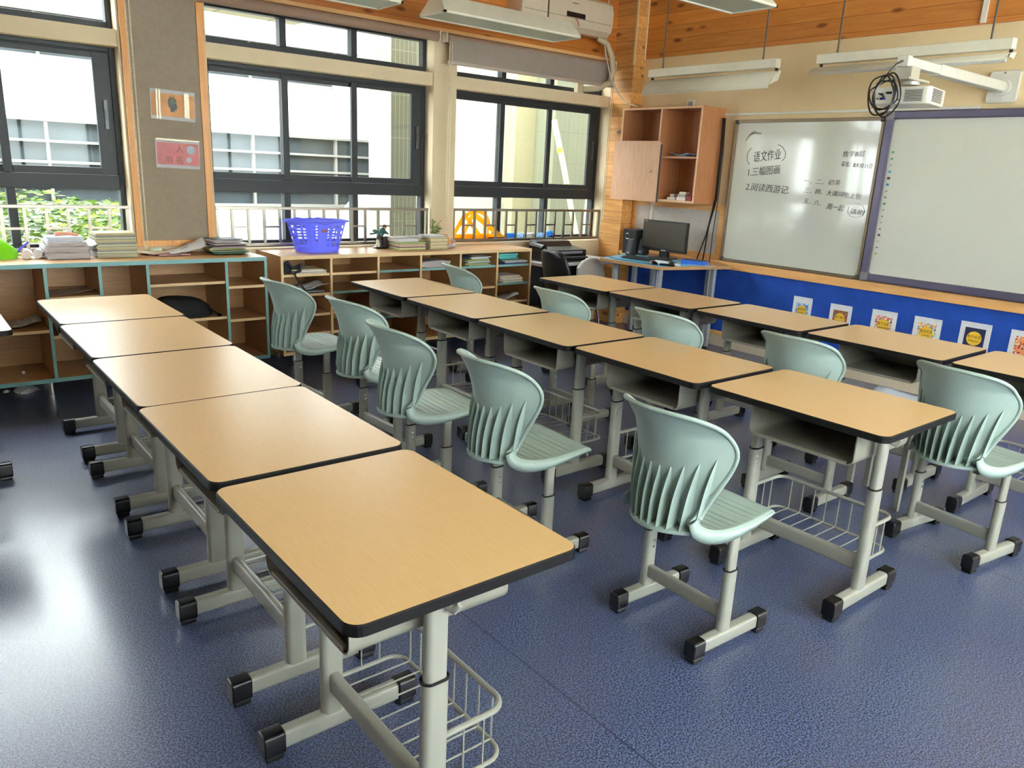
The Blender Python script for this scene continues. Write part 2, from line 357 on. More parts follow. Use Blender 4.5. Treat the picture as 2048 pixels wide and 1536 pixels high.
# corridor windows of frosted glass on the right hand wall (behind the camera)
frosted = translucent('frosted glass', (238, 242, 240), .4, .97)
for i, (a, b) in enumerate(CORR):
    fr = MB()
    for x in (a, a+(b-a)/3-.02, a+2*(b-a)/3-.02, b-.04): fr.box(x, x+.04, YR-.12, YR-.08, 0.95, 2.60)
    fr.box(a, b, YR-.12, YR-.08, 0.95, 0.99).box(a, b, YR-.12, YR-.08, 2.56, 2.60).box(a, b, YR-.12, YR-.08, 1.9, 1.94)
    root = struct('window_%d' % (6+i), fr, alu)
    obj('pane', MB().box(a, b, YR-.102, YR-.098, 0.95, 2.60), frosted, root)

# safety rails on the sills
def sill_rail(x0, x1, label):
    t = thing('window_rail', label, 'railing', (x0, YW+.03, .845), group='steel safety rails on the window sills')
    L = x1-x0; n = 15; z1 = .29
    obj('top_rail', MB().box(0, L, -.012, .012, z1-.022, z1), steel, t, bevel=.003)
    obj('bottom_rail', MB().box(0, L, -.012, .012, 0, .02), steel, t, bevel=.003)
    for i in range(n+1):
        x = L*i/n; x = min(max(x, .011), L-.011)
        obj('bar', MB().box(x-.009, x+.009, -.009, .009, .02, z1-.022), steel, t)
    for i in range(1, n-1, 2):
        obj('cross_piece', MB().box(L*i/n+.009, L*(i+1)/n-.009, -.007, .007, .135, .149), steel, t)
sill_rail(-.52, 1.297, 'steel safety rail across the leftmost window, left of the pinboard')
sill_rail(1.868, 3.672, 'steel safety rail across the middle window, behind the blue basket')
sill_rail(3.93, 5.745, 'steel safety rail across the window with the orange set squares')

# roller blinds
blindf = mat('grey blind fabric', (150, 138, 128), .8)
def beads(pts, r=.0055):
    m = MB()
    for a, b in zip(pts, pts[1:]):
        a = Vector(a); b = Vector(b); n = max(1, int((b-a).length/.011))
        for i in range(n):
            c = a.lerp(b, i/n)
            m.lathe([(.0005, -r), (r*.8, -r*.6), (r, 0), (r*.8, r*.6), (.0005, r)], c, 5)
    return m
def blind(x0, x1, label, drop, chains):
    t = thing('roller_blind', label, 'blind', (x0, 5.655, 2.49), group='roller blinds above the windows')
    obj('roller', MB().cyl((0, 0, 0), .036, x1-x0, 20, 0), mat('brownish blind roll', (160, 134, 116), .7), t, smooth=40)
    for x in (-.012, x1-x0): obj('bracket', MB().box(x, x+.012, -.03, .042, -.03, .045), white, t)
    if drop:
        obj('fabric', MB().box(.02, x1-x0-.02, -.037, -.0345, -drop, 0), blindf, t)
        obj('bottom_bar', MB().box(.0, x1-x0, -.046, -.026, -drop-.028, -drop), mat('blind bottom bar', (176, 160, 148), .5), t, bevel=.003)
    for chain_x, chain_z in chains:
      cx = chain_x-x0; cz = chain_z-2.49; fy = -.052 if drop else -.04
      m = beads([(cx, fy, -.02), (cx, fy, cz+.03), (cx+.006, fy, cz+.008), (cx+.012, fy, cz), (cx+.018, fy, cz+.008), (cx+.022, fy, cz+.03), (cx+.022, fy, -.02)])
      obj('bead_chain', m, mat('ivory beads', (228, 214, 184), .4), t, smooth=60)
blind(-.56, 1.35, 'rolled up blind over the leftmost window with a long bead chain beside the pinboard', 0, [(1.345, .86)])
blind(1.80, 3.68, 'rolled up brownish roller blind over the middle window', 0, [])
blind(3.76, 5.70, 'grey roller blind lowered a little over the window beside the wooden column', .17, [(3.765, .86), (5.64, 1.05)])

# ------------------------------------------------------------------ outdoors
def plane_y(m, x0, x1, y, z0, z1): return m.box(x0, x1, y, y+.3, z0, z1)
fac = mat('white facade paint', (196, 196, 192), .8)
faccream = mat('cream facade paint', (176, 170, 140), .8)
gl = mat('dark facade glass', (56, 62, 66), .5, 0, .08, var=.4, vscale=.9)
lou = mat('white louvre', (110, 108, 102), .6)
bl = thing('apartment_building', 'white building across the yard with long grey window strips', 'building', (0, 16, -4))
def bp(name, mb, m, par=bl):
    mb.v = [(v[0], v[1]-16, v[2]+4) for v in mb.v]; return obj(name, mb, m, par)
strips = [(-9.9, -8.4), (-3.0, -2.0), (.55, 1.95), (2.98, 3.70), (6.4, 8.0)]
wz = MB(); z = -4
for a, b in [(.55, 1.95), (2.98, 3.70)]:
    wz.box(-14, 40, 16, 16.5, z, a); z = b
wz.box(-14, 40, 16, 16.5, z, 4.6)
bp('wall', wz, fac)
for a, b in [(.55, 1.95), (2.98, 3.70)]:
    g = MB().box(-14, 40, 16.12, 16.2, a, b); w = bp('window_strip', g, gl)
    fr = MB(); n = 4 if b-a > 1 else 2
    for i in range(0, n+1): zz = a+(b-a)*i/n; fr.box(-14, 40, 15.99, 16.1, zz-.022, zz+.022)
    x = -14
    while x < 40: fr.box(x, x+.05, 16.02, 16.11, a, b); x += 1.82
    bp('window_bars', fr, lou, w)
bp('roof', MB().box(-14, 40, 15.4, 18, 4.6, 4.9), fac)
st = thing('outdoor_staircase', 'white outdoor staircase parapet slanting in front of the window strips', 'staircase', (0, 15, -4))
o = MB()
o.prism([(8.9, 2.0), (5.0, -2.2), (5.0, -4), (11.5, -4), (11.5, 2.0)], 1, 14.9, 15.1).prism([(8.8, 4.15), (7.25, 3.1), (7.6, 2.5), (11.5, 2.5), (11.5, 4.15)], 1, 14.9, 15.1)
o.v = [(v[0], v[1]-15, v[2]+4) for v in o.v]; obj('parapet', o, fac, st)
struct('trim_6', MB().box(1.6, 3.92, YW+.25, 9.0, 2.95, 3.15), tiles('eave panels', (170, 158, 128), (120, 112, 92), 0, 1, .6, .6, .04, .7))
tl = tiles('pale grey green tiles', (88, 92, 80), (136, 136, 124), 0, 2, .052, .44, .10, .35)
tag(obj('tiled_pillar', MB().box(4.37, 4.78, 7.6, 8.1, -4, 2.95), tl, bevel=.01), 'grey green tiled pillar outside the middle window', 'pillar')
tl2 = tiles('pale yellow green tiles', (126, 128, 108), (88, 88, 80), 0, 2, .085, .40, .03, .35)
wing = thing('building_wing', 'bright white wing wall and tiled wall seen through the window beside the column', 'building', (0, 8, -4))
for nm, mb, mm in (('white_wall', MB().box(5.22, 6.72, 8.6, 8.9, -4, 4.6), fac), ('column', MB().box(6.72, 7.06, 8.4, 8.9, -4, 4.6), faccream), ('tiled_wall', MB().box(7.06, 9.6, 8.0, 8.5, -4, 4.6), tl2)):
    mb.v = [(v[0], v[1]-8, v[2]+4) for v in mb.v]; obj(nm, mb, mm, wing)
pa, pb = at(1108, 240, 1, 7.7), at(1142, 415, 1, 7.7)
pole = MB().tube([pa, pa.lerp(pb, .5)+Vector((.01, 0, 0)), pb, pb+(pb-pa)*3.2], .035, 10)
pole.v = [tuple(Vector(v)-pb) for v in pole.v]
po = tag(obj('bamboo_pole', pole, mat('peeling white pole', (232, 222, 190), .6), smooth=40, loc=tuple(pb)), 'slanting white pole with yellow bands against the tiled wall outside', 'pole')
for k in (.33, .74):
    c = (pa.lerp(pb, k)-pb); d = (pb-pa).normalized()
    obj('band', MB().tube([c-d*.03, c+d*.03], .038, 10), mat('yellow band', (236, 190, 80), .5), po, smooth=40)
struct('trim_7', MB().box(-30, 50, YW+.3, 60, -4.2, -4), mat('courtyard paving', (110, 112, 104), .9))

def foliage(cx, cy, cz, rx, ry, rz, n, s):
    m = MB()
    for _ in range(n):
        while True:
            x, y, z = (random.uniform(-1, 1) for _ in range(3)); d = x*x+y*y+z*z
            if .25 < d < 1: break
        c = Vector((cx+x*rx, cy+y*ry, cz+z*rz))
        q = Matrix.Rotation(random.uniform(0, 6.28), 3, 'Z') @ Matrix.Rotation(random.uniform(-1.2, 1.2), 3, 'X')
        k = s*random.uniform(.6, 1.2)
        m.add([c+q@Vector(p) for p in ((-k, 0, 0), (0, -k*.42, k*.1), (k, 0, 0), (0, k*.42, k*.1))], [(0, 1, 2, 3)], random.choice((0, 0, 1, 2)))
    return m
leafm = [translucent('leaf green', (70, 92, 32), .5), translucent('leaf light green', (120, 134, 50), .5), translucent('leaf dark green', (44, 68, 28), .5)]
def tree(cx, cy, cz, rx, ry, rz, n, s, label, ground=-4, group='trees outside the windows'):
    t = thing('leafy_tree', label, 'tree', (cx, cy, ground), group=group)
    obj('foliage', foliage(0, 0, cz-ground, rx, ry, rz, n, s), leafm, t)
    tr = MB().tube([(0, 0, 0), (.05, .03, (cz-ground)*.5), (0, 0, cz-ground)], [.12, .09, .04], 8)
    for k in range(5):
        a = k*1.26; tr.tube([(0, 0, (cz-ground)*.7), (rx*.5*cos(a), ry*.5*sin(a), cz-ground+.1)], [.04, .015], 6)
    obj('trunk', tr, mat('bark', (96, 76, 56), .9, bump=.5), t)
tree(1.05, 10.6, -.25, 2.0, 1.0, 1.32, 15000, .055, 'leafy tree filling the lower left corner of the leftmost window')
tree(2.9, 13.3, -.25, .95, .8, 1.05, 3000, .08, 'smaller leafy tree behind the lower right panes of the leftmost window')
tree(-.9, 13.6, .45, 1.7, 1.2, 1.3, 3400, .09, 'tall leafy tree at the far left edge of the leftmost window')
tree(6.0, 11.5, -.75, 1.0, .8, .95, 2200, .08, 'low bright bush behind the small statuette outside the middle window')

# ------------------------------------------------------------------ student desks
DW, DD, DH = .714, .55, .709
def make_desk(px=-.092):
    t = thing('student_desk', '', 'desk')
    # origin: floor, centre of the top;  -x is the pupil's side
    top = MB(); poly = rrect(-DD/2, DD/2, -DW/2, DW/2, .035, 6); n = len(poly)
    e = .003; inner = rrect(-DD/2+e, DD/2-e, -DW/2+e, DW/2-e, .033, 6)
    top.add([(p[0], p[1], DH) for p in inner], [tuple(range(n))], 0)
    top.add([(p[0], p[1], DH) for p in inner]+[(p[0], p[1], DH-.003) for p in poly]+[(p[0], p[1], DH-.024) for p in poly], [(i, n+i, n+(i+1) % n, (i+1) % n) for i in range(n)]+[(n+i, 2*n+i, 2*n+(i+1) % n, n+(i+1) % n) for i in range(n)]+[tuple(2*n+i for i in range(n))[::-1]], 1)
    obj('desktop', top, [lam, blackedge], t)
    # book tray: folded sheet, open towards the pupil
    bx0, bx1, y0, y1, z0, z1 = -.215, .175, -.235, .185, .553, DH-.026
    tr = MB(); prof = [(y0, z1)]+arc(y0+.03, z0+.03, .03, 180, 270, 5)+arc(y1-.03, z0+.03, .03, 270, 360, 5)+[(y1, z1)]
    th = .004; prin = [(y0+th, z1)]+arc(y0+.03, z0+.03, .03-th, 180, 270, 5)+arc(y1-.03, z0+.03, .03-th, 270, 360, 5)+[(y1-th, z1)]
    k = len(prof)
    vs = [(bx0, a, b) for a, b in prof]+[(bx1, a, b) for a, b in prof]+[(bx0, a, b) for a, b in prin]+[(bx1, a, b) for a, b in prin]
    fs = []
    for i in range(k-1): fs += [(i, i+1, k+i+1, k+i), (2*k+i+1, 2*k+i, 3*k+i, 3*k+i+1), (i+1, i, 2*k+i, 2*k+i+1)]
    tr.add(vs, fs); tr.add([(bx1-.003, a, b) for a, b in prof], [tuple(range(k))]); tr.add([(bx1, a, b) for a, b in prof], [tuple(range(k))[::-1]])
    tr.box(bx0+.002, bx0+.012, y0+.03, y1-.03, z0+.003, z0+.012)
    obj('book_tray', tr, dgrey, t, smooth=40)
    ya, yb = -.270, .218
    for s, y in ((-1, ya), (1, yb)):
        leg = MB()
        leg.prism([(px+a, y+b) for a, b in capsule(.062, .036)], 2, .055, .46)
        leg.prism([(y+a, .048+b) for a, b in rrect(-.020, .020, -.026, .026, .011, 4)], 0, px-.150, px+.205)
        pass
        lg = obj('leg', leg, grey, t, smooth=35)
        up = MB().prism([(px+a, y+b) for a, b in capsule(.054, .030)], 2, .46, DH-.025).box(px-.03, px+.06, y-.013*s-.002, y-.013*s+.002, DH-.07, DH-.025)
        obj('upper_post', up, grey, lg, smooth=35)
        co = MB().tube([(px+a, y+b, .462) for a, b in capsule(.062, .036)], .0035, 6, closed=True)
        obj('collar', co, blackm, lg, smooth=40)
        for e, d in ((px-.150, -1), (px+.205, 1)):
            cp = MB(); cp.prism([(y+a, .047+b) for a, b in rrect(-.026, .026, -.033, .033, .012, 4)], 0, e-(.045 if d < 0 else .012), e+(.045 if d > 0 else .012))
            cp.prism([(y+a, .009+b) for a, b in rrect(-.021, .021, -.009, .009, .004, 3)], 0, e+d*.016-.024, e+d*.016+.024)
            obj('foot_cap', cp, blackp, lg, smooth=40, bevel=.004)
        bm = MB()
        for z in (.405, .43):
            yy = y-.016 if s > 0 else y+.016; bm.lathe([(.0005, 0), (.004, .001), (.006, .003)], (0, 0, 0), 8)
            bm.v[-24:] = [(px-.012+v[0]*1, y-s*(.0165+.004-v[2]*1.2), z+v[1]) for v in bm.v[-24:]]
        obj('bolt', bm, bolt, lg)
        hk = MB().box(px-.002, px+.045, y+s*.014-.0015, y+s*.014+.0015, DH-.085, DH-.026)
        hk.cyl((px+.022, y+s*.014, DH-.062), .011, s*.018, 12, 1)
        hk.tube([(px+.018, y+s*.018, DH-.074), (px+.022, y+s*.034, DH-.078), (px+.026, y+s*.046, DH-.062)], [.011, .010, .006], 8)
        obj('bag_hook', hk, grey, t, smooth=40)
    obj('crossbar', MB().prism([(px+a, .165+b) for a, b in rrect(-.014, .014, -.029, .029, .010, 4)], 1, ya+.01, yb-.01), grey, t, smooth=35)
    # wire basket on the far side
    bk = MB(); zt, zb, xo = .30, .165, px+.205
    for z, r in ((zt, .0075), (zb, .006)):
        pts = [(px+.02, ya+.006, z)]+[(p[0], p[1], z) for p in arc(xo-.045, ya+.051, .045, 270, 360, 5)]+[(p[0], p[1], z) for p in arc(xo-.045, yb-.051, .045, 0, 90, 5)]+[(px+.02, yb-.006, z)]
        bk.tube(pts, r, 8)
    ny = 8
    for i in range(ny):
        y = ya+.06+(yb-ya-.12)*(i+.0)/(ny-1)
        bk.tube([(px+.0, y, zb+.005), (xo-.004, y, zb+.005), (xo, y, zb+.012), (xo, y, zt)], .0025, 5)
    for y in (ya+.006, yb-.006):
        for x in (px+.085, px+.14): bk.tube([(x, y, zb), (x, y, zt)], .0025, 5)
    obj('wire_basket', bk, grey, t, smooth=40)
    return t
d0 = make_desk(-.040); d1_ = make_desk()
DESKS = []
r1 = [(.567, 4.683, 3.958), (.557, 3.956, 3.234), (.548, 3.232, 2.508), (.539, 2.520, 1.790), (.531, 1.778, 1.050)]
r2 = [(2.400, 4.735, 4.0), (2.392, 3.995, 3.262), (2.385, 3.258, 2.52), (2.40, 2.522, 1.785), (2.425, 1.780, 1.036)]
r3 = [(3.805, 4.415, 3.69), (3.812, 3.690, 2.955), (3.815, 2.945, 2.205), (3.815, 2.200, 1.455), (3.815, 1.450, .71)]
rowname = ['the row nearest the camera', 'the middle row', 'the row nearest the whiteboard']
ordn = ['farthest', 'second from the windows', 'centre one', 'second from the near end', 'nearest']
first = True
for r, row in enumerate((r1, r2, r3)):
    for i, (x, ya, yb) in enumerate(row):
        lab = 'tan school desk, %s in %s' % (ordn[i], rowname[r])
        cx = x+DD/2-.0; cy = (ya+yb)/2
        if r == 1: cx += (.0, 0, -.0, -.0, .0)[i]
        src = d0 if r == 0 else d1_
        if not src.get('group'): src.location = (cx, cy, 0); src['label'] = lab; src['group'] = 'school desks in three rows'
        else: dup(src, (cx, cy, 0), 0, lab, 'school desks in three rows')
dup(d0, (.377-DD/2, 4.27, 0), 0, 'tan school desk whose corner enters at the far left edge of the photo', 'school desks in three rows')

# ------------------------------------------------------------------ chairs
def smooth_rows(rows, k):
    """Catmull-Rom through the rows"""
    out = []
    for i in range(len(rows)-1):
        p0 = rows[max(i-1, 0)]; p1 = rows[i]; p2 = rows[i+1]; p3 = rows[min(i+2, len(rows)-1)]
        for j in range(k):
            t = j/k; out.append([.5*((2*b)+(-a+c)*t+(2*a-5*b+4*c-d)*t*t+(-a+3*b-3*c+d)*t**3) for a, b, c, d in zip(p0, p1, p2, p3)])
    out.append(list(rows[-1])); return out
# x, z, half width, wrap forward, lift, flange x, flange z
SEAT = [(.212, .412, .150, 0, 0, .0, -.006), (.212, .432, .160, 0, 0, 0, -.008), (.185, .440, .172, 0, 0, 0, -.010), (.12, .441, .184, 0, .002, 0, -.018), (.03, .436, .190, 0, .005, 0, -.028),
        (-.06, .433, .184, 0, .008, 0, -.038), (-.125, .436, .166, .004, .014, -.012, -.042), (-.165, .448, .146, .018, .018, -.030, -.032), (-.185, .470, .136, .034, .014, -.036, -.012)]
BACK = [(-.185, .470, .136, .040, .014), (-.190, .505, .141, .058, .004), (-.198, .55, .156, .076, 0), (-.206, .60, .176, .100, 0), (-.216, .65, .193, .126, 0), (-.226, .69, .200, .142, 0), (-.236, .722, .198, .143, 0),
        (-.248, .752, .188, .134, 0), (-.261, .780, .184, .110, 0), (-.272, .801, .166, .080, 0), (-.280, .815, .133, .048, 0), (-.285, .823, .085, .018, 0), (-.287, .826, .030, .002, 0)]
BACK = [r+(0, 0) for r in BACK]
def sheet(rows, nu=25, groove=False, wide=2.0):
    g = []
    for x, z, hw, wr, lf, fx, fz in rows:
        r = []
        for j in range(nu):
            u = -1+2*j/(nu-1)
            r.append(Vector((x+wr*abs(u)**wide, u*hw, z+lf*abs(u)**3)))
        g.append(r)
    return g
def back_x(y, z, R):
    for a, b in zip(R, R[1:]):
        if a[1] <= z <= b[1] or b is R[-1]:
            t = (z-a[1])/max(1e-6, b[1]-a[1]); x = a[0]+(b[0]-a[0])*t; hw = a[2]+(b[2]-a[2])*t; wr = a[3]+(b[3]-a[3])*t
            return x+wr*min(1, abs(y)/hw)**2
def row_at(rs, x):
    for a, b in zip(rs, rs[1:]):
        if a[0] >= x >= b[0] and a[0] > b[0]:
            t = (a[0]-x)/(a[0]-b[0]); return [p+(q-p)*t for p, q in zip(a, b)]
def make_chair():
    t = thing('student_chair', '', 'chair')
    base = smooth_rows(SEAT, 7); dz = [0]*len(base); rs = list(base)
    # cross grooves in the sitting surface
    for k in range(9):
        x = .135-.030*k
        for dx, d in ((.0022, 0), (.0004, -.0045), (-.006, 0)):
            r = row_at(base, x+dx); rs.append(r+[d])
    rs = [list(r)+[0] if len(r) == 7 else r for r in rs]
    head = [r for r in rs if r[1] < .432 and r[0] > .2]; rest = sorted([r for r in rs if r not in head and r[0] > -.150], key=lambda r: -r[0]); tail = [r for r in rs if r not in head and r[0] <= -.150]
    rs = head+rest+tail
    g = sheet([r[:7] for r in rs])
    for r, row in zip(rs, g):
        for p in row: p.z += r[7]*(1-min(1, (abs(p.y)/r[2]/.93)**8))
    rb = smooth_rows(BACK, 4); gb = sheet(rb)
    def flange(m, rows, g):
        for side in (0, -1):
            a = [r[side] for r in g]; s = -1 if side == 0 else 1
            b = [p+Vector((rw[5]*.5, s*.004, rw[6]*.5)) for p, rw in zip(a, rows)]; c = [p+Vector((rw[5], s*.001, rw[6])) for p, rw in zip(a, rows)]
            m.grid([a, b, c] if s > 0 else [c, b, a])
    ms = MB(); ms.grid(g[::-1]); flange(ms, rs, g)
    a = g[0]; ms.grid([[p+Vector((-.004, 0, -.014)) for p in a], a])
    obj('seat', ms, mint, t, smooth=28, solid=.005)
    mb = MB(); mb.grid(gb[::-1]); front = [[p+Vector((.005, 0, 0)) for p in r] for r in gb]; mb.grid(front)
    edge = [r[0] for r in gb]+gb[-1][1:-1]+[r[-1] for r in gb][::-1]
    edge = [p+Vector((.0025, 0, 0)) for p in edge]
    rad = [.0095-.002*min(1, max(0, (p.z-.47)/.2)) for p in edge]; rad[0] = rad[-1] = .012
    mb.tube(edge, rad, 8)
    # side flanges running down into the seat
    for sd in (0, -1):
        sg = -1 if sd == 0 else 1; a = [r[sd] for r in gb[:13]]
        c = [p+Vector((-.034*(1-k/12)**1.4-.004, -sg*.003, -.006*(1-k/12))) for k, p in enumerate(a)]
        mb.grid([a, c] if sg > 0 else [c, a]); mb.grid([[p+Vector((0, -sg*.004, 0)) for p in a], [p+Vector((0, -sg*.004, 0)) for p in c]] if sg < 0 else [[p+Vector((0, -sg*.004, 0)) for p in c], [p+Vector((0, -sg*.004, 0)) for p in a]])
    # fins and their shelf
    NF = 10; rim = lambda y: -.240+.110*(abs(y)/.15)**2.2
    for i in range(NF):
        u = -1+2*i/(NF-1); yb_ = u*.132; yt = u*.165; zt = .632+.050*abs(u)**2; z0 = .434
        outer, inner = [], []
        for k in range(11):
            z = z0+(zt-z0)*k/10; y = yb_+(yt-yb_)*((z-z0)/(zt-z0))
            if z < .47: xi = back_x(y, .47, rb)-.0+(.47-z)*.3
            else: xi = back_x(min(max(y, -.19), .19), z, rb)
            q = (k/10); xo = rim(yb_)+(xi-.0015-rim(yb_))*(q**3.2)
            outer.append(Vector((min(xo, xi-.001), y+.0, z))); inner.append(Vector((xi+.002, y, z)))
        th = Vector((0, .0022, 0))
        for s in (1, -1):
            rows = [[p+th*s*.4 for p in outer], [p+th*s for p in inner]]; mb.grid(rows if s < 0 else rows[::-1])
        mb.grid([[p+th*.4 for p in outer], [p-th*.4 for p in outer]])
    top, bot = [], []
    ys_ = [-.143+.286*j/20 for j in range(21)]
    for z, lst in ((.440, top), (.428, bot)):
        lst.append([Vector((-.15, y*.94, z+.004)) for y in ys_]); lst.append([Vector((rim(y)+.01, y, z)) for y in ys_]); lst.append([Vector((rim(y)-.003, y, z-.001)) for y in ys_])
    mb.grid(top[::-1]); mb.grid(bot); mb.grid([bot[-1], top[-1]])
    bo = obj('backrest', mb, mint, t, smooth=50)
    for s in (-1, 1):
        y = s*.172; lg = MB()
        lg.prism([(a, y+b) for a, b in capsule(.052, .030)], 2, .055, .285)
        lg.prism([(y+a, .046+b) for a, b in rrect(-.019, .019, -.024, .024, .010, 4)], 0, -.118, .172)
        l = obj('leg', lg, grey, t, smooth=35)
        obj('upper_post', MB().prism([(a, y+b) for a, b in capsule(.042, .022)], 2, .285, .405), grey, l, smooth=35)
        obj('collar', MB().tube([(a, y+b, .286) for a, b in capsule(.050, .028)], .003, 6, closed=True), blackm, l, smooth=40)
        for e, d in ((-.118, -1), (.172, 1)):
            cp = MB().prism([(y+a, .045+b) for a, b in rrect(-.024, .024, -.031, .031, .012, 4)], 0, e-(.042 if d < 0 else .012), e+(.042 if d > 0 else .012))
            cp.prism([(y+a, .0085+b) for a, b in rrect(-.020, .020, -.0085, .0085, .004, 3)], 0, e+d*.015-.022, e+d*.015+.022)
            obj('foot_cap', cp, blackp, l, smooth=40, bevel=.004)
        bm = MB()
        for z in (.245, .22):
            bm.lathe([(.0062, 0), (.0055, .003), (.0005, .0045)], (0, 0, 0), 8); bm.v[-24:] = [(.004+v[0], y-s*(.0135+v[2]), z+v[1]) for v in bm.v[-24:]]
            bm.f[-16:] = [f[::-1] for f in bm.f[-16:]] if s < 0 else bm.f[-16:]
        obj('bolt', bm, bolt, l)
    obj('crossbar', MB().prism([(-.002+a, .125+b) for a, b in rrect(-.012, .012, -.025, .025, .008, 4)], 1, -.165, .165), grey, t, smooth=35)
    sp = MB().box(-.02, .02, -.182, .182, .392, .412)
    for s in (-1, 1): sp.box(-.12, .13, s*.11-.012, s*.11+.012, .398, .416).box(-.035, -.02, s*.11-.01, s*.11+.01, .385, .400)
    obj('seat_support', sp, dgrey, t, bevel=.003)
    return t
c0 = make_chair()
CH = [((1.975, 1.432), -2, 'pale green plastic chair standing out in the aisle, nearest of all the chairs'),
      ((1.865, 2.19), -2.6, 'pale green chair just behind the corner of the nearest desk'),
      ((1.835, 2.84), -3.9, 'pale green chair in the left aisle, third from the windows'),
      ((1.965, 3.52), 3, 'pale green chair in the left aisle, second from the windows'),
      ((1.905, 4.24), 4.2, 'pale green chair in the left aisle closest to the low cabinets'),
      ((3.408, 1.148), -8, 'pale green chair at the right edge of the photo, turned slightly'),
      ((3.355, 1.86), 0, 'pale green chair back showing behind the nearest desk of the middle row'),
      ((3.26, 2.575), 0, 'pale green chair back showing behind the middle row, second from the right'),
      ((3.225, 3.36), 0, 'pale green chair behind the middle row, right below the black swivel chair'),
      ((3.30, 4.44), -14, 'pale green chair back beyond the middle row, against the beech shelf cubbies')]
for k, ((x, y), a, lab) in enumerate(CH):
    if k == 0: c0.location = (x, y, 0); c0.rotation_euler = (0, 0, radians(a)); c0['label'] = lab; c0['group'] = 'pale green school chairs'
    else: dup(c0, (x, y, 0), radians(a), lab, 'pale green school chairs')
#PART2
# ------------------------------------------------------------------ front wall: boards, papers, cabinet
def wb(u, v, x=XW-.02): p = at(u, v, 0, x); return p.y, p.z
enamel = mat('whiteboard enamel', (214, 216, 204), .12, spec=.55, var=.02, vscale=3, coat=.3)
enamel2 = mat('matt board surface', (216, 216, 204), .35, spec=.4, var=.02, vscale=3)
bronze = mat('bronze board frame', (120, 104, 84), .35, .6)
purple = mat('purple grey board frame', (92, 86, 108), .35, .3)
corner = mat('grey corner cap', (120, 116, 122), .4)
t = thing('whiteboard', 'glossy whiteboard with handwritten Chinese homework notes, left of the projection board', 'whiteboard', (XW-.02, 3.64, .785))
Y0, Y1, Z0, Z1 = -.655, .665, 0, 1.205
obj('panel', MB().box(-.001, .019, Y0, Y1, Z0, Z1), enamel, t)
fr = MB().box(-.014, .02, Y0, Y1, Z0, Z0+.024).box(-.014, .02, Y0, Y1, Z1-.024, Z1).box(-.014, .02, Y0, Y0+.024, Z0+.024, Z1-.024).box(-.014, .02, Y1-.024, Y1, Z0+.024, Z1-.024)
obj('frame', fr, bronze, t, bevel=.003)
for y in (Y0, Y1-.035):
    for z in (Z0, Z1-.035): obj('corner_cap', MB().box(-.018, .018, y, y+.035, z, z+.035), mat('dark corner cap', (60, 52, 46), .4), t, bevel=.008)
def wtext(body, u0, v0, u1, v1, hpx, width=.85, par=t, bx=XW-.0225, shear=.12, mt=None):
    """lettering from photo pixel (u0,v0) to (u1,v1) along the baseline, hpx high"""
    a = at(u0, v0, 0, bx); b = at(u1, v1, 0, bx); h = (at(u0, v0-hpx, 0, bx)-a).length
    return text(body, h*1.05, a-Vector(par.location), ((b-a), (0, 0, 1)), mt or ink, par, thick=.0006, shear=shear, thin=.008, fit=(b-a).length)
def stroke(pts, r=.0022, par=t, m=ink, bx=XW-.0225):
    P_ = [at(u, v, 0, bx) for u, v in pts]; mb = MB().tube(P_, r, 6)
    pl = Vector(par.location); mb.v = [tuple(Vector(v)-pl) for v in mb.v]
    return obj('writing', mb, m, par)
wtext('语文作业', 1506, 323, 1560, 317, 22)
stroke([(1503, 296), (1497, 303), (1494, 312), (1495, 322), (1499, 329)])
stroke([(1556, 289), (1565, 294), (1571, 304), (1570, 315), (1564, 322)])
wtext('1.三幅图画', 1493, 352, 1557, 346, 18)
wtext('2.阅读西游记.', 1490, 379, 1577, 387, 16)
wtext('数学B层', 1684, 313, 1728, 312, 12)
wtext('导练：8.9.10.11页', 1681, 332, 1744, 337, 11)
wtext('一．二．初茶', 1606, 366, 1679, 370, 11)
wtext('三．四．大课间吃上包', 1607, 384, 1720, 398, 11)
wtext('五．六．', 1606, 405, 1640, 411, 11)
wtext('周一起', 1652, 417, 1686, 422, 13)
wtext('话剧', 1698, 426, 1726, 430, 11)
stroke([(1698, 414), (1695, 424), (1700, 432), (1712, 435), (1725, 432), (1730, 423), (1726, 412), (1714, 407)], .0012)
smear = mat('smeared marker', (170, 166, 152), .5)
for k in range(5): stroke([(1491+k*3, 282-k*4), (1498+k*3, 270-k), (1508+k*4, 262+k), (1514+k, 268)], .004, m=smear)

t2 = thing('interactive_board', 'large projection board in a purple grey frame, cut off by the right edge', 'whiteboard', (XW-.035, 1.90, .79))
Y0, Y1 = -1.06, 1.07; Z1 = 1.235
obj('panel', MB().box(-.001, .034, Y0, Y1, 0, Z1), enamel2, t2)
fr = MB().box(-.03, .035, Y0, Y1, 0, .055).box(-.03, .035, Y0, Y1, Z1-.055, Z1).box(-.03, .035, Y0, Y0+.055, .055, Z1-.055).box(-.03, .035, Y1-.055, Y1, .055, Z1-.055)
obj('frame', fr, purple, t2, bevel=.008)
for y in (Y0-.003, Y1-.067):
    for z in (-.003, Z1-.067): obj('corner_cap', MB().box(-.036, .034, y, y+.07, z, z+.07), corner, t2, bevel=.014)
ic = [((120, 170, 120), .9), ((90, 170, 110), .8), ((60, 130, 130), .4), ((70, 160, 200), .9), ((90, 50, 40), 1), ((40, 120, 190), .9), ((60, 60, 60), .4), ((60, 150, 80), .7), ((50, 150, 80), .8), ((140, 160, 130), .6), ((130, 140, 130), .6), ((150, 150, 160), .5), ((60, 130, 170), .6), ((50, 50, 60), .8), ((80, 80, 80), .3), ((90, 100, 110), .6), ((160, 180, 100), .8)]
